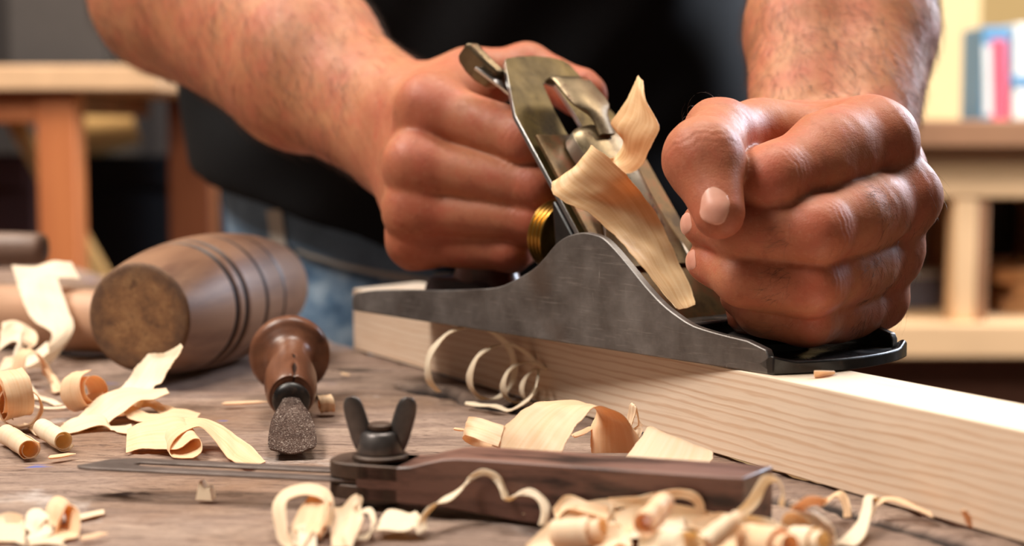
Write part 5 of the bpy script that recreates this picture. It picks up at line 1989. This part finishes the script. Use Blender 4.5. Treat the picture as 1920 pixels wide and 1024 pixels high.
# soft folds fanning from the shoulders and across the belly
fo = np.sin(VS[:, 0] * 46 + VS[:, 2] * 34 + 3 * vnoise(VS[:, 0] * 9, VS[:, 2] * 7, 8)) * .004 + np.sin(VS[:, 0] * 70 - VS[:, 2] * 60 + 4 * vnoise(VS[:, 0] * 8, VS[:, 2] * 8, 9)) * .0028
fo *= np.clip((VS[:, 2] - .02) * 8, .3, 1)
VS = VS + NS * fo[:, None]
g = G('black cotton')
g.set(Base_Color=g.ramp(g.noise(g.coord(), 400, 3), [(.3, srgb(8, 8, 10)), (.7, srgb(14, 14, 18))]), Roughness=.85)
g.b.inputs['Specular IOR Level'].default_value = .25
M_SHIRT = g.m
so = pymesh('shirt', VS - pl_, FS.tolist(), M_SHIRT, person, smooth=180)

# ------------------------------------------------------------------ jeans
J = Field((-.27, 1.02, FLOOR_Z + .02), (.22, 1.46, .12), .007)
sq = (np.array([0, 1., 0]), .70)
J.chain([(-.036, 1.240, .07), (-.036, 1.245, -.04)], [.186, .192], .05, sq)
J.chain([(-.118, 1.235, -.06), (-.125, 1.225, -.42), (-.130, 1.245, -.80)], [.094, .072, .060], .05)
J.chain([(.048, 1.235, -.06), (.052, 1.210, -.42), (.058, 1.245, -.80)], [.094, .072, .060], .05)
VJ, FJ = J.mesh(); VJ = relax(VJ, FJ, 2, .5); NJ = J.grad(VJ)
fj = np.sin(VJ[:, 2] * 60 + VJ[:, 0] * 45 + 4 * vnoise(VJ[:, 0] * 12, VJ[:, 2] * 10, 12)) * .003
VJ = VJ + NJ * fj[:, None]
g = G('blue denim')
v0 = g.coord()
tw = g.wave(g.coord(rot=(0, math.radians(35), 0)), 420, 1, 1, 1, 'X')
fade = g.noise(v0, 26, 5, .65)
base = g.ramp(fade, [(.34, srgb(48, 70, 98)), (.48, srgb(104, 136, 168)), (.62, srgb(178, 200, 220))])
base = g.mix(g.math('MULTIPLY', tw, .3), base, srgb(40, 56, 80))
g.set(Base_Color=base, Roughness=.9)
M_DENIM = g.m
M_DENIM2 = plain('faded denim band', (112, 136, 160), .9, 0, .25, 40)
M_STITCH = plain('pale stitching', (196, 190, 180), .9)
jo = pymesh('jeans', VJ - pl_, FJ.tolist(), M_DENIM, person, smooth=180)


def surf_strip(name, pts, wid_, fld, m, lift, par):
    """flat strap following the cloth: pts are (x, z), dropped on to the front of the body"""
    q = catmull(np.array(pts, float), 8)
    vs = []
    for i, (x, z) in enumerate(q):
        t = q[min(i + 1, len(q) - 1)] - q[max(i - 1, 0)]; t /= np.linalg.norm(t)
        nx = np.array([-t[1], t[0]])
        for s in (-.5, .5):
            xx, zz = x + nx[0] * wid_ * s, z + nx[1] * wid_ * s
            vs.append((xx, 1.0, zz))
    p = np.array(vs)
    for _ in range(120):
        d = fld.sample(p); p[:, 1] += np.clip(d * .8, -.002, .008)
    up = p.copy(); up[:, 1] -= lift + .004; dn = p.copy(); dn[:, 1] += .006
    bm = bmesh.new()
    A = [bm.verts.new(Vector(v - pl_)) for v in up]; B = [bm.verts.new(Vector(v - pl_)) for v in dn]
    n_ = len(q)
    for i in range(n_ - 1):
        a, b, c, d = 2 * i, 2 * i + 1, 2 * i + 3, 2 * i + 2
        bm.faces.new((A[a], A[b], A[c], A[d])); bm.faces.new((B[d], B[c], B[b], B[a]))
        bm.faces.new((A[b], B[b], B[c], A[c])); bm.faces.new((A[d], B[d], B[a], A[a]))
    bm.faces.new((A[0], B[0], B[1], A[1])); bm.faces.new((A[-1], B[-1], B[-2], A[-2]))
    return obj(name, bm, m, par, smooth=60)


zx = lambda px, py, y: (at_y(px, py, y).x, at_y(px, py, y).z)
surf_strip('waistband', [zx(405, 385, 1.15), zx(480, 405, 1.13), zx(560, 430, 1.12), zx(680, 460, 1.12), zx(820, 480, 1.12)], .030, J, M_DENIM2, .0015, jo)
surf_strip('belt_loop', [zx(508, 395, 1.13), zx(514, 430, 1.13), zx(518, 470, 1.13)], .012, J, M_STITCH, .0045, jo)
surf_strip('pocket_seam', [zx(552, 468, 1.12), zx(640, 492, 1.12), zx(760, 516, 1.12), zx(850, 520, 1.12)], .006, J, M_STITCH, .0008, jo)

# shoes on the floor
M_SHOE = plain('dark work boot leather', (44, 34, 28), .6)
for sx in (-.130, .058):
    bm = bmesh.new()
    rings_ = []
    for y, hw, hh in ((.075, .030, .075), (.065, .037, .085), (.03, .040, .088), (-.02, .041, .070), (-.07, .045, .055), (-.12, .047, .046), (-.165, .040, .036), (-.185, .022, .026)):
        rings_.append([Vector((sx - pl_[0] + hw * math.copysign(abs(math.cos(a)) ** .6, math.cos(a)), 1.245 - pl_[1] + y, max(.0, hh / 2 + hh / 2 * math.copysign(abs(math.sin(a)) ** .6, math.sin(a))))) for a in np.linspace(0, 2 * math.pi, 20, endpoint=False)])
    add_loft(bm, rings_)
    obj('shoe', bm, M_SHOE, person, smooth=60)
# ================================================================== light and camera
W = bpy.data.worlds.new('workshop')
SC.world = W
W.use_nodes = True
bgn = W.node_tree.nodes['Background']
bgn.inputs[0].default_value = (1.0, .86, .72, 1)
bgn.inputs[1].default_value = .09


def area(name, loc, target, size, size_y, power, col):
    l = bpy.data.lights.new(name, 'AREA')
    l.shape = 'RECTANGLE'; l.size = size; l.size_y = size_y
    l.energy = power; l.color = col
    o = bpy.data.objects.new(name, l)
    COL.objects.link(o)
    o.location = loc
    d = Vector(target) - Vector(loc)
    o.rotation_euler = d.to_track_quat('-Z', 'Y').to_euler()
    o['kind'] = 'helper'
    return o


TGT = (0.02, .68, .05)
area('window_light_key', (-1.0, .30, 1.55), TGT, .55, .55, 40, (1.0, .93, .84))
area('window_light_side', (1.30, 1.75, .85), (.12, .70, .12), .5, .8, 46, (.74, .84, 1.0))
area('ceiling_lamp', (.15, .95, 1.75), TGT, .6, .5, 26, (1.0, .92, .82))
area('background_fill', (1.2, 1.5, 1.65), (.9, 2.6, .1), .6, .6, 34, (1.0, .86, .66))  # added fill for the right background, no lamp known there
area('background_fill', (-1.0, 1.3, 1.65), (-.65, 2.1, .1), .5, .5, 26, (1.0, .88, .72))  # added fill that brightens the left background

cam = bpy.data.cameras.new('camera')
cam.sensor_width = 36.0
cam.lens = F_PX * 36.0 / 1920.0
cam.clip_start = .01
cam.dof.use_dof = True
cam.dof.focus_distance = .605
cam.dof.aperture_fstop = 7.1
co = bpy.data.objects.new('camera', cam)
COL.objects.link(co)
co.location = CAM
co.rotation_euler = (math.pi / 2 - PITCH, 0, 0)
SC.camera = co
SC.view_settings.view_transform = 'Standard'
SC.view_settings.look = 'None'
SC.view_settings.exposure = -0.08
SC.view_settings.gamma = 1.0
SC.view_settings.use_curve_mapping = False
